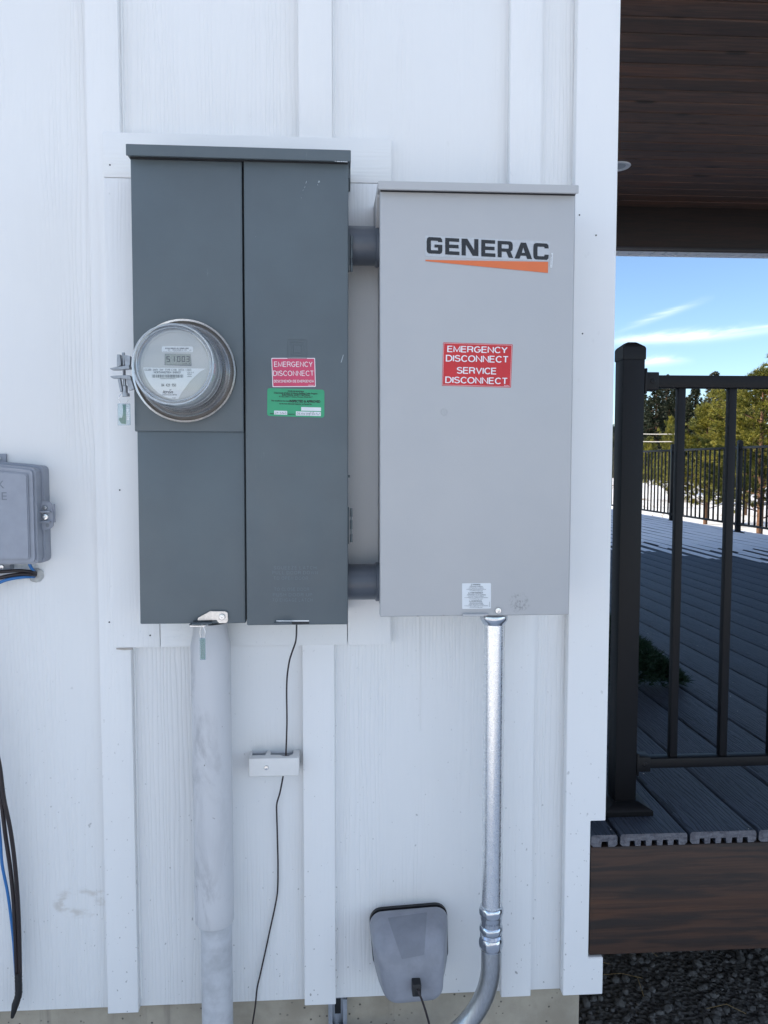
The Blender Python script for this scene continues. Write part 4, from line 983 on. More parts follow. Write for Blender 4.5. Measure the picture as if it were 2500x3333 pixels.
sc_ = P(660, 2112, yq); seal('meter_seal', 'clear ribbed seal hanging from the panel latch over the pipe', sc_, P(669, 2100, yq).x - P(649, 2100, yq).x, P(660, 2075, yq).z - P(660, 2147, yq).z, P(658, 2036, yq), None, yq, False)

# ---------------------------------------------------------------- light grey transfer switch
D2 = -.180
sx0 = avgx(((1232, 640), (1237, 1300), (1242, 2000)), D2); sx1 = avgx(((1873, 640), (1863, 1300), (1853, 1995)), D2)
sz0 = (P(1242, 2008, D2).z + P(1853, 2002, D2).z) / 2; sz1 = P(1550, 604, D2).z
sw = thing('transfer_switch', 'light grey generator transfer switch box with black and orange logo', 'electrical box', ((sx0 + sx1) / 2, T, sz0))
mb = MB(); mb.box(sx0 + .004, sx1 - .004, D2 + .016, T - .001, sz0 + .004, sz1, .002); mb.build('enclosure', 'light_panel', sw)
mb = MB(); mb.box(sx0, sx1, D2, D2 + .022, sz0, sz1, .0028, 3); mb.build('front_cover', 'light_panel', sw)
HY = D2 - .014
gzt = (P(1232, 589, HY).z + P(1883, 602, HY).z) / 2; gzb = (P(1232, 616, HY).z + P(1883, 629, HY).z) / 2
gx0 = P(1231, 602, HY).x; gx1 = P(1884, 615, HY).x
mb = MB(); mb.prism([(HY, gzb), (HY, gzt), (T - .001, gzt + .012), (T - .001, gzt - .02), (T - .05, gzb - .050), (T - .058, gzb - .050), (D2 + .020, gzb - .002), (D2 + .020, gzb + .003), (HY + .0025, gzb + .003), (HY + .0025, gzb)], 'x', gx0, gx1, .0007); mb.build('rain_hood', 'light_panel', sw)
mb = MB(); mb.box(sx0 + .001, sx1 - .001, D2 - .0009, D2 + .001, gzb + .0004, gzb + .0029); mb.build('hood_shadow_strip', 'dark_gap_shade', sw)  # painted shade under this hood's lip, a dark strip on the cover
YG = D2 - .0004
# black lettering: wide heavy capitals drawn as strokes in a 0..1 box each
def outl(pts): return pts
LET = {
 'G': [[(1, .24), (.98, .10), (.88, 0), (.14, 0), (.03, .08), (0, .24), (0, .76), (.03, .92), (.14, 1), (.86, 1), (.97, .93), (1, .80), (1, .44), (.50, .44), (.50, .62), (.73, .62), (.73, .79), (.29, .79), (.27, .76), (.27, .24), (.29, .21), (.71, .21), (.73, .28), (1, .28)]],
 'E': [[(0, 0), (.98, 0), (.98, .21), (.28, .21), (.28, .39), (.94, .39), (.94, .60), (.28, .60), (.28, .79), (1, .79), (1, 1), (0, 1)]],
 'N': [[(0, 0), (.34, 0), (.75, .66), (.75, 0), (1, 0), (1, 1), (.66, 1), (.25, .34), (.25, 1), (0, 1)]],
 'R': [[(0, 0), (.80, 0), (.93, .07), (.97, .20), (.97, .42), (.93, .55), (.83, .60), (1, 1), (.71, 1), (.56, .65), (.26, .65), (.26, 1), (0, 1)]],
 'A': [[(.36, 0), (.65, 0), (1, 1), (.72, 1), (.655, .81), (.35, .81), (.285, 1), (0, 1)]],
 'C': [[(1, .30), (.98, .10), (.88, 0), (.14, 0), (.03, .08), (0, .24), (0, .76), (.03, .92), (.14, 1), (.88, 1), (.98, .90), (1, .68), (.73, .68), (.72, .76), (.70, .79), (.29, .79), (.27, .76), (.27, .24), (.29, .21), (.70, .21), (.72, .24), (.73, .30)]]}
HOLE = {'R': [(.26, .20), (.68, .20), (.71, .24), (.71, .41), (.68, .45), (.26, .45)], 'A': [(.50, .30), (.415, .63), (.59, .63)]}
def g5(a, b): return 1180 + a * .46414, 550 + b * .46414
slots = (('G', 450, 560, 479, 594), ('E', 580, 680, 485, 602), ('N', 695, 813, 490, 608), ('E', 833, 932, 498, 615), ('R', 948, 1057, 506, 621), ('A', 1066, 1190, 516, 630), ('C', 1198, 1306, 521, 636))
sheet((g5(440, 466), g5(1316, 508), g5(1312, 650), g5(440, 612)), YG, 2, .0002).build('logo_film', 'logo_film', sw, smooth=False)
m = MB(); mh = MB()
from mathutils.geometry import tessellate_polygon
for (ch, x0, x1, y0, y1) in slots:
    def mp(p): return g5(x0 + (x1 - x0) * p[0], y0 + (y1 - y0) * p[1] + 5.0 * (p[0] - .5))
    loops = [LET[ch][0]] + ([HOLE[ch]] if ch in HOLE else [])
    flatp = [p for L in loops for p in L]
    tri = tessellate_polygon([[Vector((p[0], p[1], 0)) for p in L] for L in loops])
    m.raw([P(*mp(p), YG - .0005) for p in flatp], tri)
lg = m.build('logo_lettering', 'logo_ink', sw, smooth=False)
m = MB(); poly_px(m, [g5(440, 637), g5(1302, 651), g5(1301, 729), g5(444, 646)], YG - .0004, .0002); m.build('logo_wedge', 'orange', sw, smooth=False)
sl_ = sheet((g5(1322, 590), g5(1336, 590), g5(1330, 691), g5(1315, 690)), YG - .0006, 0, .0001).build('part_label', 'white_label', sw, smooth=False)
m = MB(); vs_, fs = text_geo('A0001076159 REV B'); x1_ = max(v[0] for v in vs_); y1_t = max(v[1] for v in vs_)
m.raw([P(*g5(1330 - v[1] / y1_t * 6 - v[0] / x1_ * 5, 597 + v[0] / x1_ * 88), YG - .0009) for v in vs_], fs); m.build('lettering', 'black_ink', sl_, smooth=False)
# red sticker
rs = sheet((g5(566, 1216), g5(1053, 1230), g5(1041, 1533), g5(557, 1520)), YG, 2, .0003).build('warning_sticker', 'red', sw, smooth=False); rs['label'] = 'red EMERGENCY DISCONNECT SERVICE DISCONNECT sticker'
m = MB()
def tg(s, x0, y0, x1, y1, sl=.022, bo=.35, sk=-.03):
    a = g5(x0, y0); b = g5(x1, y1); stroke_text(m, s, rect(a[0], a[1], b[0], b[1], sl, sk), YG - .0004, .165, .22)
tg('EMERGENCY', 595, 1239, 1018, 1284); tg('DISCONNECT', 585, 1303, 1026, 1350); tg('SERVICE', 661, 1388, 942, 1435); tg('DISCONNECT', 581, 1455, 1020, 1501); tg('DCNEDPD', 992, 1516, 1026, 1523, bo=0)
q = [g5(571, 1222), g5(1047, 1236), g5(1035, 1527), g5(562, 1514)]
stroke_px(m, q + [q[0]], .8, YG - .0004)
m.build('lettering', 'white_ink', rs, smooth=False)
# small white warning label
def g6(a, b): return 1180 + a * .46414, 1400 + b * .46414
wl = sheet((g6(698, 1074), g6(901, 1073), g6(901, 1251), g6(699, 1254)), YG, 3, .0003).build('caution_label', 'white_label', sw, smooth=False)
m = MB()
def t6(s, cx_, w_, y, h_, bo=.05):
    a = g6(cx_ - w_ / 2, y - h_ / 2); b = g6(cx_ + w_ / 2, y + h_ / 2); put_text(m, s, rect(a[0], a[1], b[0], b[1]), YG - .0006, bold=bo)
for k, (hd, sub, l1, l2, l3, hw) in enumerate((('WARNING', 'CALIFORNIA WARNING', 'Can expose you to cadmium,', 'a carcinogen and reproductive toxicant.', 'www.P65Warnings.ca.gov', 52), ('AVERTISSEMENT', 'AVERTISSEMENT DE LA CALIFORNIE', 'Peut vous exposer au cadmium,', 'un canc\u00e9rig\u00e8ne et un toxique pour la reproduction', 'www.P65Warnings.ca.gov', 90), ('ADVERTENCIA', 'ADVERTENCIA DE CALIFORNIA', 'Puede exponerle al cadmio,', 'un cancer\u00edgeno y t\u00f3xico para la reproducci\u00f3n', 'www.P65Warnings.ca.gov', 76))):
    y = 1084 + k * 57.5
    t6(hd, 800, hw, y, 8, .16); a, b, c_ = g6(800 - hw / 2 - 14, y + 5), g6(800 - hw / 2 - 9, y - 5), g6(800 - hw / 2 - 4, y + 5); stroke_px(m, [a, b, c_, a], .6, YG - .0006)
    t6(sub, 798, 92 + 8 * (k == 1) * 5, y + 14, 6, .08); t6(l1, 798, 106, y + 24, 6.5); t6(l2, 798, 138 + (k > 0) * 26, y + 33, 6.5); t6(l3, 798, 92, y + 43, 6.5)
stroke_px(m, [g6(892, 1203), g6(892, 1240)], .8, YG - .0006)
m.build('lettering', 'grey_ink', wl, smooth=False)
screw_mb(P(1621, 1987, YG), .0062, .0035, 24).build('cover_screw', 'screw', sw)
m = MB(); a = P(1506, 1999, D2 - .006); b = P(1588, 2006, D2 - .006); m.box(a.x, b.x, D2 - .008, D2 + .01, b.z, a.z, .0012); m.build('padlock_tab', 'light_panel', sw)
kc = P(1446, 1341, YG); m = MB(); m.lathe([(.0058, .0004), (.0058, -.0003), (.0052, -.0003), (.0052, .0004)], (kc.x, YG, kc.z), 'y', 32, True); m.build('knockout', 'light_panel', sw)

# ---------------------------------------------------------------- pipes
for (u, v, lab) in ((738, 863, 'upper grey pipe stub joining the dark panel and the light box'), (1836, 1951, 'lower grey pipe stub joining the dark panel and the light box')):
    yn = -.074
    zc = (P(1180, u, yn).z + P(1180, v, yn).z) / 2; r_ = (P(1180, u, yn).z - P(1180, v, yn).z) / 2
    r_ = min(r_, .040)
    nt_ = thing('conduit_nipple', lab, 'pipe', ((pxr + sx0) / 2, yn, zc - r_), 'pipe stubs between the two boxes')
    m = MB(); m.lathe([(r_, 0), (r_, sx0 - pxr + .006)], (pxr - .004, yn, zc), 'x', 48); m.build('pipe', 'pvc_dark', nt_)
    m = MB(); m.lathe([(r_ + .001, 0), (r_ + .0035, .002), (r_ + .0035, .007), (r_, .009)], (sx0 - .004, yn, zc), 'x', 48, False); m.build('collar', 'pvc_dark', nt_)
# plastic riser with its sliding sleeve, left
yp = -.066
xa = avgx(((683.5, 2300), (688, 2400), (706, 2950)), yp); r1 = (P(751, 2400, yp).x - P(624, 2400, yp).x) / 2; r1 = .0375
zt1 = P(680, 2030, yp).z; zt2_ = P(705, 3000, yp).z
xa2 = P(716, 3333, yp).x
rz = thing('service_conduit', 'pale grey plastic riser pipe running from the dark panel to the ground', 'pipe', (xa, yp, 0))
m = MB(); pr = [(.0325, 0), (.0325, -.006), (.034, -.024), (.0375, -.042), (r1, -.05)]
L_ = zt1 - zt2_; pr += [(r1, -L_ * .6), (r1 + .0002, -L_ + .03), (r1, -L_ + .002), (r1 - .001, -L_), (.0345, -L_), (.0335, -L_ + .02), (.0305, -L_ + .02)]
m.lathe(pr, (xa, yp, zt1 + .003), 'z', 56); m.build('sliding_sleeve', 'pvc', rz)
m = MB(); m.lathe([(.0302, 0), (.0302, zt2_ + .02 + .1)], (xa + .003, yp, -.1), 'z', 48); m.build('riser_pipe', 'pvc_low', rz)
# galvanised conduit, right
ye = -.088; re = .0192
xe = avgx(((1605, 2030), (1603, 2500), (1602.5, 2940)), ye); ztop = P(1602, 2010, ye).z; zc1 = P(1602, 2946, ye).z; zc0 = P(1602, 3088, ye).z
sc2 = thing('steel_conduit', 'shiny galvanised steel conduit dropping from the light box and bending left', 'pipe', (xe, ye, 0))
m = MB(); m.tube([(xe, ye, ztop + .004), (xe, ye, ztop - .35), (xe, ye, zc1 - .01)], re, 48); m.build('straight_tube', 'emt', sc2)
m = MB(); m.lathe([(.0185, .006), (.026, .005), (.0268, .001), (.0262, -.004), (.0225, -.009), (.0208, -.0125), (.0195, -.0125)], (xe, ye, ztop), 'z', 48, False); m.build('box_connector', 'zinc', sc2)
H_ = zc1 - zc0
def hexring(mb_, z0, z1, r_, wob, n=72):
    rows = []
    for i in range(7):
        t = i / 6; z = z0 + (z1 - z0) * t; bul = math.sin(math.pi * t) ** .5
        rows.append([mb_.b.verts.new((xe + (r_ + bul * (.0022 + wob * max(0, math.cos(6 * a)))) * math.cos(a), ye + (r_ + bul * (.0022 + wob * max(0, math.cos(6 * a)))) * math.sin(a), z)) for a in [2 * math.pi * k / n for k in range(n)]])
    for A, B in zip(rows, rows[1:]):
        for k in range(n): mb_.b.faces.new((A[k], A[(k + 1) % n], B[(k + 1) % n], B[k]))
m = MB(); m.lathe([(re + .0004, 0), (.0215, -.001), (.0215, -H_ * .3), (.0205, -H_ * .34), (.0205, -H_ * .66), (.0215, -H_ * .7), (.0215, -H_ + .001), (re + .0004, -H_)], (xe, ye, zc1), 'z', 64)
hexring(m, zc1 - .001, zc1 - H_ * .24, .0208, .0012); hexring(m, zc1 - H_ * .44, zc1 - H_ * .62, .0205, .0008); hexring(m, zc1 - H_ * .70, zc1 - H_ + .001, .0208, .0014)
for q in range(5): m.lathe([(.0212, 0), (.0216, -.0006), (.0212, -.0012)], (xe, ye, zc1 - H_ * (.63 + .014 * q)), 'z', 48)
m.build('coupling', 'zinc', sc2)
m = MB(); vs_, fs = text_geo('1-1/4  EMT'); xw = max(v[0] for v in vs_)
m.raw([(xe + .0236 * math.sin((v[0] / xw - .5) * 1.5), ye - .0236 * math.cos((v[0] / xw - .5) * 1.5), zc1 - H_ * .40 + v[1] * .008) for v in vs_], fs)
m.raw([], []); m.build('stamped_size', 'screw', sc2, smooth=False)
pts = [Vector((xe, ye, zc0 + .012)), Vector((xe, ye, zc0 - .01)), Vector((xe, ye, zc0 - .035))]
Rb = .20; cz = zc0 - .035
for k in range(1, 25):
    a = R(90) * k / 24; pts.append(Vector((xe - Rb * (1 - math.cos(a)), ye + .03 * (k / 24), cz - Rb * math.sin(a))))
e9_ = pts[-1]; pts += [e9_ + Vector((-.04, .002, 0)), e9_ + Vector((-.075, .014, -.001)), e9_ + Vector((-.10, .040, -.001)), e9_ + Vector((-.108, .075, -.001)), e9_ + Vector((-.110, .20, -.001))]
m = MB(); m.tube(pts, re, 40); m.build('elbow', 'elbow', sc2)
# strut channel under the siding
ysr = -.004; a = P(1069, 3300, ysr); b = P(1130, 3300, ysr); zt_ = ZB - .002
m = MB(); w2 = b.x - a.x
for (x0, x1, y0, y1) in ((a.x, a.x + .0022, ysr, ysr + .0255), (b.x - .0022, b.x, ysr, ysr + .0255), (a.x + .0023, a.x + .0085, ysr, ysr + .0022), (b.x - .0085, b.x - .0023, ysr, ysr + .0022), (a.x + .0023, b.x - .0023, ysr + .022, ysr + .025)): m.box(x0, x1, y0, y1, .05, zt_)
st_o = m.build('strut_channel', 'strut', None, smooth=False); tag(st_o, 'galvanised slotted strut channel bolted to the concrete below the siding', 'metal channel')
m = MB(); m.box(a.x + w2 * .34, a.x + w2 * .66, ysr + .0212, ysr + .0218, zt_ - .045, zt_ - .012, .0001); m.build('slot', 'dark_gap_shade', st_o)

# ---------------------------------------------------------------- thin black cable and its clip cover
yw = -.040
def pth(l): return [P(a, b, y) for a, b, y in l]
cab = pth(((965, 2012, D1 + .01), (965.5, 2040, -.10), (963, 2085, -.07), (951, 2122, -.05), (942, 2152, -.045), (935, 2200, -.035), (933, 2254, -.03), (934, 2345, -.03), (931, 2450, -.032), (927, 2500, -.028), (921, 2530, -.025), (911, 2581, -.018), (901, 2617, -.012), (901, 2657, -.01), (903, 2728, -.008), (905, 2817, -.006), (903.5, 2897, -.006), (895.5, 2950, -.007), (878, 3030, -.008), (862, 3105, -.008), (847, 3172, -.008), (837, 3217, -.01), (831, 3274, -.012), (822, 3333, -.012), (812, 3400, -.012), (805, 3480, -.02)))
m = MB(); m.tube(smooth_path(cab, 6), .0017, 10); o = m.build('ground_wire', 'wire', None); tag(o, 'thin black wire hanging from the dark panel through the white clip', 'wire')
yc = -.044
cvx0 = P(809, 2498, yc).x; cvx1 = P(973.5, 2498, yc).x; cz1 = P(890, 2468, yc).z; cz0 = P(890, 2528, yc).z
cv = thing('wire_clip_cover', 'small white plastic cover clipped over the thin black wire', 'cover', ((cvx0 + cvx1) / 2, 0, cz0))
m = MB(); m.box(cvx0, cvx1, yc, yc + .004, cz0, cz1, .0025, 3); m.box(cvx0, cvx0 + .0028, yc + .001, -.001, cz0 + .001, cz1 - .001, .0008); m.box(cvx1 - .0028, cvx1, yc + .001, -.001, cz0 + .001, cz1 - .001, .0008)
W_ = cvx1 - cvx0
def topplate():
    out_ = [(0, 0), (0, 1), (.035, 1), (.05, .38), (.31, .38), (.34, 1), (.40, 1), (.42, .40), (.60, .36), (.68, .22), (.78, .20), (.86, .40), (.87, 1), (1, 1), (1, 0)]
    return [(cvx0 + W_ * p[0], yc + .003 + (abs(yc) - .004) * p[1]) for p in out_]
m.prism(topplate(), 'z', cz1 - .0028, cz1, .0006)
m.prism([(cvx0 + .002, yc + .002), (cvx0 + .002, -.001), (cvx1 - .002, -.001), (cvx1 - .002, yc + .002)], 'z', cz0, cz0 + .0025, .0005)
m.build('cover_shell', 'clip_plastic', cv)
m = MB(); m.box(cvx0 + .004, cvx1 - .004, -.012, -.0005, cz0 + .003, cz1 - .006, .001); m.build('terminal_bar', 'cast', cv)
screw_mb(P(867, 2498.5, yc), .0048, .0022).build('screw', 'screw', cv)

# ---------------------------------------------------------------- grey moulded cover low on the wall
bt = thing('cable_entry_cover', 'sloping grey plastic cable cover low on the wall with a black plug', 'cover', (P(1330, 3100, 0).x, 0, P(1330, 3250, 0).z))
def sec(x0, x1, yt, yb2, Y, rt, rb, taper=0):    # rounded section given in photo pixels on the plane y=Y
    a = P((x0 + x1) / 2, yt, Y); zt_ = a.z; zb3 = P((x0 + x1) / 2, yb2, Y).z; xl3 = P(x0, (yt + yb2) / 2, Y).x; xr3 = P(x1, (yt + yb2) / 2, Y).x
    pts = []
    for (cx_, cz_, a0, r_, tp) in ((xr3 - rt, zt_ - rt, 90, rt, 0), (xl3 + rt, zt_ - rt, 180, rt, 0), (xl3 + rb + taper, zb3 + rb, 180, rb, 1), (xr3 - rb - taper, zb3 + rb, 270, rb, 1)):
        rng_ = (90, 0) if a0 == 90 and tp == 0 and cx_ > (xl3 + xr3) / 2 else (180, 90) if tp == 0 else (270, 180) if cx_ < (xl3 + xr3) / 2 else (360, 270)
        for k in range(8):
            an = R(rng_[0] + (rng_[1] - rng_[0]) * k / 7); pts.append(Vector((cx_ + r_ * math.cos(an), Y, cz_ + r_ * math.sin(an))))
    return pts
def order(pts):
    c_ = sum(pts, Vector()) / len(pts); return sorted(pts, key=lambda p: math.atan2(p.z - c_.z, p.x - c_.x))
tilt = lambda ps, k: ps
secs = [sec(1206, 1463, 2955, 3152, -.012, .026, .026, .002), sec(1207, 1462, 2957, 3172, -.024, .028, .030, .006), sec(1210, 1461, 2978, 3206, -.048, .028, .030, .008), sec(1217, 1456, 3018, 3236, -.074, .026, .030, .010), sec(1228, 1452, 3068, 3256, -.096, .024, .030, .008), sec(1246, 1446, 3118, 3264, -.108, .020, .026, .002), sec(1275, 1424, 3150, 3256, -.1135, .016, .020, .003), sec(1310, 1392, 3178, 3230, -.1145, .010, .012, 0)]
ang_b = R(-3.0); bc = P(1330, 3080, -.02)
def rotb(v): d = v - Vector((bc.x, v.y, bc.z)); return Vector((bc.x + d.x * math.cos(ang_b) + d.z * math.sin(ang_b), v.y, bc.z - d.x * math.sin(ang_b) + d.z * math.cos(ang_b)))
rings = [[rotb(v) for v in order(s)] for s in secs]
t = bmesh.new(); RV = [[t.verts.new(v) for v in r_] for r_ in rings]; n = len(RV[0])
for A, B in zip(RV, RV[1:]):
    for k in range(n): t.faces.new((A[k], A[(k + 1) % n], B[(k + 1) % n], B[k]))
t.faces.new(RV[0]); t.faces.new(RV[-1])
mb = MB(); mb.merge(t); bo = mb.build('cover_shell', 'boot_plastic', bt, ang=60)
sm_ = bo.modifiers.new('s', 'SUBSURF'); sm_.levels = sm_.render_levels = 2
t = bmesh.new(); gk = [[rotb(Vector((bc.x + (v.x - bc.x) * s_, y_, bc.z + .0015 + (v.z - bc.z) * s_))) for v in order(secs[0])] for s_, y_ in ((.985, -.001), (.985, -.009), (.9, -.0095))]
RV = [[t.verts.new(v) for v in r_] for r_ in gk]
for A, B in zip(RV, RV[1:]):
    for k in range(n): t.faces.new((A[k], A[(k + 1) % n], B[(k + 1) % n], B[k]))
mb = MB(); mb.merge(t); mb.build('gasket', 'black', bt)
gp = P(1354, 3204, -.116)
m = MB(); m.box(gp.x - .0085, gp.x + .0085, -.135, -.108, gp.z - .012, gp.z + .012, .002); m.build('cable_plug', 'black', bt)
m = MB(); m.tube(smooth_path(pth(((1356, 3215, -.130), (1364, 3232, -.140), (1376, 3262, -.142), (1388, 3300, -.138), (1399, 3345, -.13), (1404, 3420, -.12))), 6), .0021, 10); m.build('cord', 'wire', bt)
# faded decal on the sloping face
from mathutils.bvhtree import BVHTree
dg = bpy.context.evaluated_depsgraph_get(); dg.update()
ev = bo.evaluated_get(dg); bm_ = bmesh.new(); bm_.from_mesh(ev.to_mesh()); bmesh.ops.translate(bm_, vec=world_loc(bo), verts=bm_.verts); tree = BVHTree.FromBMesh(bm_)
m = MB(); NU, NV = 10, 14; gridv = []
q = ((1262, 2988), (1390, 2970), (1381, 3108), (1308, 3122)); f = quadmap(q); okg = True
for j in range(NV + 1):
    for i in range(NU + 1):
        a, b = f(i / NU, j / NV); d = ray(a, b).normalized(); hit = tree.ray_cast(CL, d)
        if hit[0] is None: okg = False; break
        gridv.append(hit[0] + hit[1] * .0006 if hit[1].y < 0 else hit[0] - hit[1] * .0006)
    if not okg: break
if okg:
    m.raw(gridv, [(j * (NU + 1) + i, j * (NU + 1) + i + 1, (j + 1) * (NU + 1) + i + 1, (j + 1) * (NU + 1) + i) for j in range(NV) for i in range(NU)]); m.build('decal', 'boot_label', bt)
bm_.free()

# ---------------------------------------------------------------- network box at the left edge
yn0 = -.062
nb_ = thing('network_box', 'grey plastic network interface box at the left edge of the wall', 'utility box', (P(-80, 1700, 0).x, 0, P(0, 1840, 0).z))
xr0 = P(117, 1700, yn0).x; zt0 = P(60, 1508, yn0).z; zb0 = P(60, 1838, yn0).z; xl0 = xr0 - .235
def rbox(x0, x1, z0, z1, ya, yb_, r_, bulge=0.0):
    m = MB(); pts = []
    for (cx_, cz_, a0) in ((x1 - r_, z1 - r_ - bulge, 0), (x0 + r_, z1 - r_ - bulge, 90), (x0 + r_, z0 + r_, 180), (x1 - r_, z0 + r_, 270)):
        for k in range(6): an = R(a0 + 18 * k); pts.append((cx_ + r_ * math.cos(an), cz_ + r_ * math.sin(an)))
    if bulge:
        top = [(x1 - r_ - (x1 - x0 - 2 * r_) * k / 10, z1 - bulge + bulge * math.sin(math.pi * k / 10)) for k in range(1, 10)]
        pts = pts[:6] + top + pts[6:]
    m.prism(pts, 'y', ya, yb_); return m
m = rbox(xl0, xr0 + .004, zb0 - .001, zt0 + .004, -.030, -.001, .010, .008); m.build('box_base', 'box_plastic', nb_)
m = rbox(xl0, xr0, zb0, zt0, yn0 + .006, -.031, .010, .008); lid = m.build('box_lid', 'box_plastic', nb_)
t = bmesh.new()
m = rbox(xl0 + .004, xr0 - .004, zb0 + .004, zt0 - .004, yn0, yn0 + .0065, .008, .008); m.build('lid_rim', 'box_plastic', lid)
m = rbox(xl0 + .014, xr0 - .0115, zb0 + .010, zt0 - .012, yn0 - .005, yn0 + .001, .006, .007)
bmesh.ops.bevel(m.b, geom=[e for e in m.b.edges if e.calc_face_angle(0) > 1.2], offset=.002, segments=2, affect='EDGES'); m.build('lid_panel', 'box_plastic', lid)
m = MB(); Yk = yn0 - .0052
k0 = P(13.5, 1577, Yk); k1 = P(22.5, 1613, Yk)
for s, xe_, zt_ in (('NETWORK', P(13.5, 1565, Yk).x, P(10, 1564, Yk).z), ('INTERFACE', P(22, 1603, Yk).x, P(10, 1602, Yk).z)):
    vs_, fs = text_geo(s); mx_x = max(v[0] for v in vs_); my = max(v[1] for v in vs_); hh = .0145; ws = .0135 * len(s) / mx_x
    m.raw([(xe_ - (mx_x - v[0]) * ws, Yk, zt_ - hh + v[1] / my * hh) for v in vs_], fs)
m.build('embossed_lettering', flat('moulded_grey', (.17, .185, .215), .5), lid, smooth=False)
yl = -.034
def h5(a, b): return a * .27125, 1400 + b * .27125
pts = [P(*h5(*p), yl) for p in ((488, 842), (600, 862), (622, 888), (636, 1000), (640, 1150), (605, 1182), (505, 1210), (480, 1110), (470, 1000), (484, 900))]
m = MB(); m.prism([(p.x, p.z) for p in pts], 'y', yl, yl + .003, .0006)
for (a, b) in ((968, 985), (1090, 1106)):
    u = P(*h5(465, a), yl); v = P(*h5(618, b), yl); m.box(u.x, v.x, yl - .010, yl + .001, v.z, u.z, .0008)
u = P(*h5(628, 890), yl); v = P(*h5(650, 1110), yl); m.box(u.x, v.x, yl + .003, yl + .009, v.z, u.z, .001)
lt = m.build('lock_bracket', 'box_plastic', nb_)
screw_mb(P(*h5(541, 930), yl), .0048, .002).build('screw', 'cast', lt)
screw_mb(P(*h5(548, 1040), yl), .0066, .004).build('screw', 'screw', lt)
kk = P(*h5(571, 1143), yl); m = MB(); m.lathe([(.0036, -.0002), (.0001, -.0003)], (kk.x, yl, kk.z), 'y', 16); m.build('screw_hole', 'boot_label', lt)
u = P(-60, 1841, -.02); v = P(34, 1855, -.02); m = MB(); m.box(u.x, v.x, -.022, -.002, v.z, u.z + .006, .001); tb = m.build('mounting_tab', 'box_plastic', nb_)
screw_mb(P(6, 1845, -.0225), .0045, .002).build('screw', 'screw', tb)
u = P(-60, 1477, -.006); v = P(21, 1504, -.006); m = MB(); m.box(u.x, v.x, -.008, -.001, v.z, u.z, .001); tb = m.build('mounting_tab', 'box_plastic', nb_)
screw_mb(P(0, 1491, -.0085), .0035, .001).build('screw', 'cast', tb)
# cables that run into the hole under the box
cbt = thing('cable_run', 'black and blue cables entering a sealed hole under the network box', 'cables', (P(117, 1872, 0).x, 0, P(117, 1872, 0).z))
for (pp_, mt, r_) in ((((-215, 1843, -.03), (-190, 1885, -.032), (-60, 1868, -.035), (30, 1859, -.035), (75, 1858, -.030), (108, 1862, -.018), (124, 1868, .01)), 'wire', .0034), (((-235, 1843, -.03), (-200, 1905, -.032), (-60, 1895, -.035), (20, 1876, -.035), (70, 1869, -.028), (104, 1870, -.018), (122, 1872, .01)), 'wire', .0038), (((-255, 1843, -.03), (-215, 1925, -.032), (-60, 1915, -.035), (20, 1888, -.035), (70, 1879, -.028), (102, 1877, -.016), (120, 1876, .01)), 'blue', .0031), (((88, 1800, -.03), (97, 1838, -.026), (108, 1856, -.018), (120, 1868, .01)), 'blue', .0031)):
    m = MB(); m.tube(smooth_path(pth(pp_), 6), r_, 12); m.build('cable', mt, cbt)
hc_ = P(119, 1872, 0); m = MB(); prof = [(.0145, .0), (.0135, -.004), (.010, -.007), (.006, -.006), (.0001, -.004)]; m.lathe(prof, (hc_.x, 0, hc_.z), 'y', 28)
for v in m.b.verts: v.co += Vector((noise.noise(v.co * 160), noise.noise(v.co * 160 + Vector((5, 0, 0))), noise.noise(v.co * 160 + Vector((0, 5, 0))))) * .0022
m.build('sealant', 'caulk', cbt)
# cables hanging at the lower left, taped at the end
hb = thing('cable_bundle', 'loose black and blue cables taped together and hanging at the lower left', 'cables', (P(55, 3250, -.03).x, -.03, P(55, 3310, -.03).z))
for (pp_, mt, r_) in ((((-150, 1846, -.035), (-138, 1950, -.05), (-90, 2130, -.055), (-44, 2290, -.05), (-14, 2430, -.05), (0, 2500, -.05), (13, 2600, -.048), (32, 2690, -.045), (45, 2780, -.04), (55, 2885, -.036), (61, 2990, -.034), (64, 3100, -.032), (65, 3185, -.030)), 'wire', .0040), (((-170, 1846, -.035), (-160, 1980, -.05), (-105, 2200, -.055), (-50, 2380, -.05), (-10, 2520, -.045), (6, 2620, -.043), (18, 2720, -.04), (33, 2822, -.036), (44, 2927, -.032), (50, 3033, -.030), (53, 3120, -.030), (55, 3185, -.030)), 'wire', .0040), (((-185, 1846, -.035), (-175, 2020, -.045), (-120, 2280, -.05), (-55, 2480, -.045), (-12, 2620, -.04), (0, 2720, -.038), (7, 2813, -.034), (25, 2906, -.028), (38, 3003, -.025), (46, 3085, -.026), (52, 3175, -.028)), 'blue', .0029)):
    m = MB(); m.tube(smooth_path(pth(pp_), 6), r_, 12); m.build('cable', mt, hb)
m = MB(); tp = smooth_path(pth(((60, 3165, -.030), (60, 3185, -.030), (61, 3215, -.030), (60, 3240, -.030), (51, 3268, -.030), (45, 3292, -.030), (40, 3312, -.030))), 5); n = len(tp)
m.tube(tp, [.0068 + .0012 * noise.noise(Vector((k * .9, 0, 0))) if k < n * .62 else max(.0025, .0075 * (1 - (k - n * .62) / (n * .6))) for k in range(n)], 12); m.build('tape_wrap', 'black', hb)

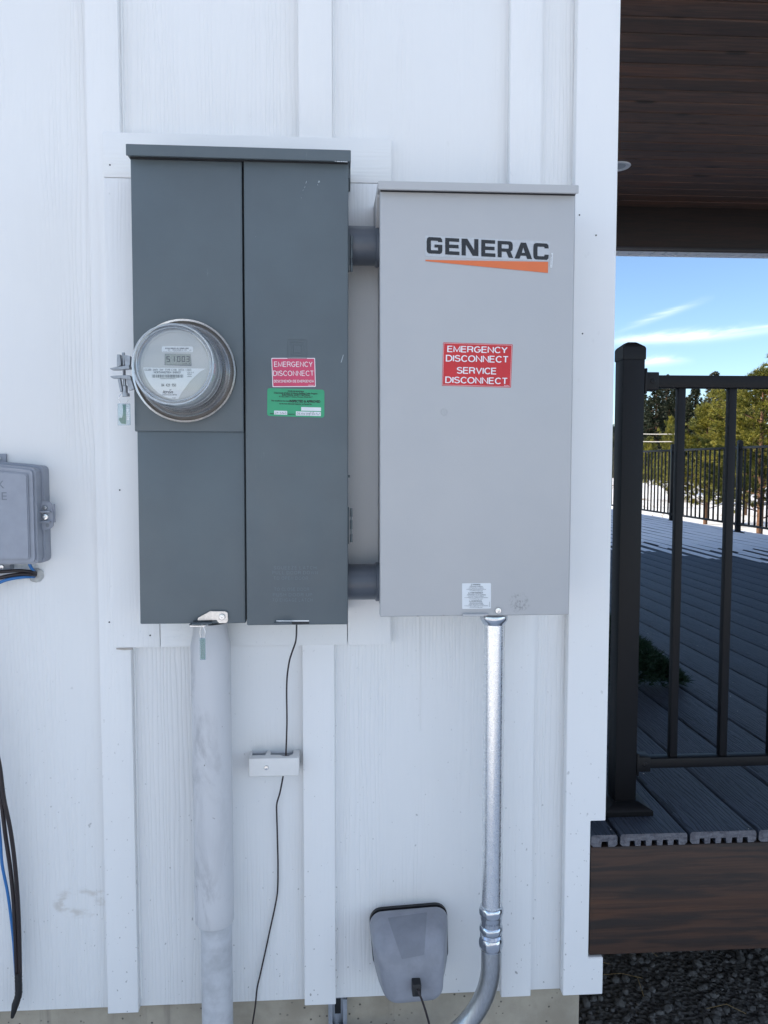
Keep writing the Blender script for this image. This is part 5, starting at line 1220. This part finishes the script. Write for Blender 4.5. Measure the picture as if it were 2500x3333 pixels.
# ---------------------------------------------------------------- foliage
def tuft(V, Fc, c_, L, w_, n, rd, up=.3, dirn=None):
    for _ in range(n):
        d = Vector((rd.gauss(0, 1), rd.gauss(0, 1), rd.gauss(up, .8)))
        if dirn is not None: d = d * .7 + dirn * 1.3
        d.normalize(); s = d.orthogonal().normalized(); s.rotate(Matrix.Rotation(rd.uniform(0, 6.28), 3, d)); s *= w_ / 2
        l = L * rd.uniform(.6, 1.1); i = len(V); V += [c_ + s, c_ - s, c_ + d * l]; Fc.append((i, i + 1, i + 2))
def conifer(seed, h, r, kind):
    rd = random.Random(seed); V = []; Fc = []; LV = MB()
    if kind == 'pine': base = .13; nb__ = 170; Lt = .105; wt = .013; nt__ = 22; step = .12
    else: base = .04; nb__ = 190; Lt = .40; wt = .15; nt__ = 10; step = .28
    for b_ in range(nb__):
        t = base + (1 - base) * ((b_ + rd.random()) / nb__) ** (.9 if kind == 'fir' else 1.0); a = b_ * 2.4 + rd.uniform(-.4, .4)
        if kind == 'fir': prof = (1 - t) ** .85
        else: prof = (1 - t) ** .8 * 1.12 * min(1, .6 + t * 2.2) * (.9 + .25 * math.sin(b_ * .7))
        ln = r * prof * rd.uniform(.60, 1.12) + .06; z = h * t
        droop = {'fir': -.35, 'pine': .30}[kind]; p0 = Vector((0, 0, z)); dirn = Vector((math.cos(a), math.sin(a), droop + rd.uniform(-.15, .15)))
        steps = max(2, int(ln / step)); pts = []
        for k in range(steps + 1):
            f_ = k / steps; q_ = p0 + dirn * ln * f_ + Vector((0, 0, (.16 if kind != 'fir' else .10) * ln * f_ * f_)); pts.append(q_)
            if f_ > (.30 if kind == 'pine' else .22):
                if kind == 'pine' and rd.random() < .48: continue
                for _ in range(8 if kind == 'pine' else 2):
                    oo = Vector((rd.gauss(0, 1), rd.gauss(0, 1), rd.gauss(0, .5))) * (.065 if kind != 'fir' else .16) * (r / (1.5 if kind != 'fir' else 2.2))
                    tuft(V, Fc, q_ + oo, Lt, wt, nt__, rd, .35 if kind != 'fir' else -.1, dirn.normalized())
        if b_ % 3 == 0: LV.tube(pts, [max(.004, .016 * (1 - t) * (1 - k / (steps + 1)) + .004) * (h / 4) for k in range(len(pts))], 5)
    LV.tube([(0, 0, -.3), (.02 * h / 4, 0, h * .3), (0, .02, h * .7), (0, 0, h * .97)], [.028 * h / 1.1 * .7, .018 * h, .010 * h, .003 * h], 10)
    return V, Fc, LV
protos = {}
def tree(name, seed, h, r, kind, mat, label, cat, px, dist, group=None, rot=0.0, sc_=1.0, wide=1.0):
    key = (seed, kind, mat); loc = PD(px, dist); loc.z = gz(loc.x, loc.y)
    root = thing(name, label, cat, loc, group); root.rotation_euler.z = rot; root.scale = (sc_ * wide, sc_ * wide, sc_)
    if key not in protos:
        V, Fc, LV = conifer(seed, h, r, kind)
        me = bpy.data.meshes.new('crown'); me.from_pydata([tuple(v) for v in V], [], Fc); me.materials.append(M[mat])
        c1 = bpy.data.objects.new('crown', me); col.objects.link(c1); c1.parent = root
        t2 = LV.build('trunk', 'bark', None, origin=(0, 0, 0)); t2.parent = root
        protos[key] = (c1, t2)
    else:
        for p in protos[key]:
            o = p.copy(); col.objects.link(o); o.parent = root
    return root
GN = 'sunlit pines beyond the far railing'; GF = 'distant firs on the skyline'
tree('pine_tree', 11, 3.15, 1.6, 'pine', 'pine', 'tall golden green pine nearest the railing, at the right edge', 'tree', 2478, 16, GN)
tree('pine_tree', 12, 2.75, 1.4, 'pine', 'pine', 'bushy golden pine seen between the first two balusters', 'tree', 2300, 20, GN)
tree('pine_tree', 11, 3.15, 1.6, 'pine', 'pine', 'golden pine rising behind the bushy pine, beside the second baluster', 'tree', 2365, 30, GN, 1.3, 1.38, .8)
tree('pine_tree', 12, 2.75, 1.4, 'pine', 'pine', 'small yellow green pine just left of the first baluster', 'tree', 2180, 30, GN, 2.1, 1.12, .42)
tree('pine_tree', 12, 2.75, 1.4, 'pine', 'pine', 'low pale pine right beside the black post, under the wires', 'tree', 2112, 36, GN, 4.0, .9, .6)
tree('pine_tree', 11, 3.15, 1.6, 'pine', 'pine', 'pine standing out of view to the right of the tall pine', 'tree', 2650, 19, GN, 3.3, 1.35)
tree('pine_tree', 12, 2.75, 1.4, 'pine', 'pine', 'low bushy pine behind the tall pine at the right edge', 'tree', 2430, 24, GN, .7, 1.05)
tree('fir_tree', 21, 11, 2.2, 'fir', 'fir', 'darkest pointed fir just right of the black post', 'tree', 2132, 92, GF, 0, .92)
fl = [(2108, 100, .75, 'short dark fir crowded against the darkest fir', 'fir'), (2150, 96, .62, 'low dark fir in front of the tall grey green fir', 'fir'), (2176, 104, .80, 'dark fir just left of the first baluster', 'fir'), (2238, 100, .7, 'short dark fir below the slim fir', 'fir'), (2275, 105, .72, 'low dark fir between the first two balusters', 'fir'), (2085, 110, 1.05, 'dark fir half hidden by the black post', 'fir'), (2165, 128, 1.32, 'tall grey green fir behind the darkest fir', 'fir_grey'), (2196, 120, 1.15, 'dark fir hidden partly by the first baluster', 'fir'), (2258, 118, 1.12, 'slim dark fir standing alone between the balusters', 'fir'), (2232, 135, 1.05, 'grey fir just right of the first baluster', 'fir_grey'), (2318, 122, 1.28, 'broad grey fir just left of the second baluster', 'fir_grey'), (2290, 140, 1.0, 'short grey fir between the slim fir and the broad fir', 'fir_grey'), (2350, 130, 1.2, 'grey fir directly behind the second baluster', 'fir_grey'), (2410, 126, 1.15, 'dark fir behind the sunlit pines near the right edge', 'fir'), (2460, 132, 1.25, 'grey fir behind the tall pine', 'fir_grey'), (2530, 124, 1.1, 'dark fir past the right edge', 'fir'), (2600, 135, 1.2, 'grey fir past the right edge of the view', 'fir_grey'), (2050, 125, 1.2, 'grey fir hidden behind the black post', 'fir_grey'), (2700, 120, 1.2, 'dark fir far past the right edge', 'fir')]
for i, (px, dist, s_, lab, mt) in enumerate(fl):
    tree('fir_tree', 21 if mt == 'fir' else 22, 11, 2.2, 'fir', mt, lab, 'tree', px, dist, GF, i * 1.3, s_)
# low scrub that fills the foot of the tree line: reads as one mass
V = []; Fc = []; rd = random.Random(5)
for k in range(420):
    px = rd.uniform(1980, 2760); dist = rd.uniform(48, 108); c_ = PD(px, dist); c_.z = gz(c_.x, c_.y); s_ = rd.uniform(.5, 1.5)
    for q in range(16):
        tuft(V, Fc, c_ + Vector((rd.gauss(0, .5), rd.gauss(0, .5), rd.uniform(0, 1.3))) * s_, .45, .11, 7, rd, .4)
me = bpy.data.meshes.new('scrub'); me.from_pydata([tuple(v) for v in V], [], Fc); me.materials.append(M['fir_grey']); o = bpy.data.objects.new('scrub', me); col.objects.link(o)
tag(o, 'low scrub along the foot of the far tree line', 'scrub', kind='stuff')
# far-off wood that reads as one band on the horizon
V = []; Fc = []; rd = random.Random(17)
for k in range(300):
    a = R(rd.uniform(-70, 80)); dist = rd.uniform(150, 200); x = math.sin(a) * dist; y = math.cos(a) * dist; z = gz(x, y); h_ = rd.uniform(6, 11)
    for q in range(34):
        t = q / 34; r_ = (1 - t) * h_ * .17; an = q * 2.4
        tuft(V, Fc, Vector((x + math.cos(an) * r_ * .6, y + math.sin(an) * r_ * .6, z + t * h_)), 1.0, .5, 5, rd, -.1)
me = bpy.data.meshes.new('forest'); me.from_pydata([tuple(v) for v in V], [], Fc); me.materials.append(M['fir']); o = bpy.data.objects.new('forest', me); col.objects.link(o)
tag(o, 'dark far-off fir forest along the horizon', 'forest', kind='stuff')
# dry grass tufts in the snow
V = []; Fc = []
for k in range(2600):
    x = rd.uniform(5.2, 26); y = rd.uniform(6, 40); c_ = Vector((x, y, gz(x, y)))
    if noise.noise(Vector((x * .4, y * .4, 4))) < -.05: continue
    tuft(V, Fc, c_, .11, .007, 6, rd, 1.3)
M['straw'] = flat('dry_grass', (.30, .21, .10), .8)
me = bpy.data.meshes.new('dry_grass'); me.from_pydata([tuple(v) for v in V], [], Fc); me.materials.append(M['straw']); o = bpy.data.objects.new('dry_grass', me); col.objects.link(o)
tag(o, 'dry straw coloured grass poking through the snow', 'grass', kind='stuff')
# evergreen bough on the deck behind the post
V = []; Fc = []; rd = random.Random(3)
bc2 = PZ(2098, 2236, DECKZ); tip = PZ(2236, 2232, DECKZ)
for k in range(1500):
    t = rd.random() ** 1.25; hmax = .245 * (1 - t) ** .9 + .02
    c_ = Vector((bc2.x - .16 + (tip.x - bc2.x + .14) * t, bc2.y + .03 + rd.gauss(0, .07) * (1 - t * .6), DECKZ + .01 + hmax * rd.random() ** .7))
    tuft(V, Fc, c_, .032, .0035, 9, rd, .1, Vector((.6, -.2, .1)))
me = bpy.data.meshes.new('evergreen_bough'); og = Vector((bc2.x, bc2.y, DECKZ)); me.from_pydata([tuple(v - og) for v in V], [], Fc); me.materials.append(M['bough']); o = bpy.data.objects.new('evergreen_bough', me); col.objects.link(o); o.location = og
tag(o, 'dark evergreen bough lying on the deck behind the black post', 'evergreen bough')
# overhead wires and their poles
for nm, px, lab in (('utility_pole', 2030, 'wooden pole hidden behind the black post'), ('utility_pole', 2218, 'wooden pole hidden behind the first baluster')):
    c_ = PD(px, 27); m = MB(); m.tube([(c_.x, c_.y, -.2), (c_.x, c_.y, 2.75)], [.07, .05], 12); o = m.build(nm, 'pole', None); tag(o, lab, 'pole')
for py_, lab in ((1413, 'upper pale wire strung in front of the dark firs'), (1437.5, 'lower pale wire strung in front of the dark firs')):
    a = PD(2030, 27); b = PD(2218, 27); ra = ray(2030, py_ - 1); rb_ = ray(2218, py_)
    za = CAMZ + ra.z / math.hypot(ra.x, ra.y) * 27; zc = CAMZ + rb_.z / math.hypot(rb_.x, rb_.y) * 27
    m = MB(); m.tube([(a.x, a.y - .05, za), ((a.x + b.x) / 2, (a.y + b.y) / 2 - .05, (za + zc) / 2 - .01), (b.x, b.y - .05, zc)], .013, 8); o = m.build('wire', flat('pale_wire', (.75, .70, .62), .5), None); tag(o, lab, 'wire', 'pale wires in front of the firs')
# gravel under the deck
rd = random.Random(9); t = bmesh.new(); bmesh.ops.create_icosphere(t, subdivisions=1, radius=1); iv = [v.co.copy() for v in t.verts]; ifc = [[v.index for v in f.verts] for f in t.faces]; t.free()
V = []; Fc = []
for k in range(11000):
    y = .1 + 3.2 * rd.random() ** 1.7; x = CORNER_X - .05 + rd.uniform(0, 2.6); s_ = rd.choice((.003, .004, .005, .006, .007, .008, .011)) * rd.uniform(.8, 1.3)
    if rd.random() < .008: s_ *= 2.4
    sc3 = Vector((rd.uniform(.8, 1.4), rd.uniform(.8, 1.4), rd.uniform(.5, .9))) * s_; rt = Matrix.Rotation(rd.uniform(0, 6.28), 3, 'Z') @ Matrix.Rotation(rd.uniform(-.5, .5), 3, 'X'); i0 = len(V)
    for v in iv: V.append(rt @ Vector((v.x * sc3.x, v.y * sc3.y, v.z * sc3.z)) * rd.uniform(.9, 1.1) + Vector((x, y, s_ * .3)))
    Fc += [[i0 + q for q in f_] for f_ in ifc]
mg = MT('gravel_stone'); vv = mg.voro(mg.vec((45, 45, 45)), 1, 'F1', 1); bw = mg.t.nodes.new('ShaderNodeRGBToBW'); mg.t.links.new(vv, bw.inputs[0])
M['stone'] = mg.fin(mg.mix(bw.outputs[0], (.05, .048, .045), (.22, .21, .20)), .8, normal=mg.bump(mg.noise(mg.vec((200, 200, 200)), 1, 3), .5, .001))
me = bpy.data.meshes.new('gravel'); me.from_pydata([tuple(v) for v in V], [], Fc); me.materials.append(M['stone']); o = bpy.data.objects.new('gravel', me); col.objects.link(o)
tag(o, 'small loose stones on the dark ground under the deck', 'gravel', kind='stuff')
V = []; Fc = []
m = MB()
for k in range(26):
    x = CORNER_X + rd.uniform(0, 1.3); y = .15 + rd.uniform(0, 1.3); a = rd.uniform(0, 6.28); l = rd.uniform(.05, .14)
    m.tube([(x, y, .012), (x + math.cos(a) * l * .5, y + math.sin(a) * l * .5, .02 + rd.uniform(0, .02)), (x + math.cos(a) * l, y + math.sin(a) * l, .012)], .0009, 5)
o = m.build('straw_litter', 'straw', None); tag(o, 'dry stalks scattered on the gravel under the deck', 'straw', kind='stuff')
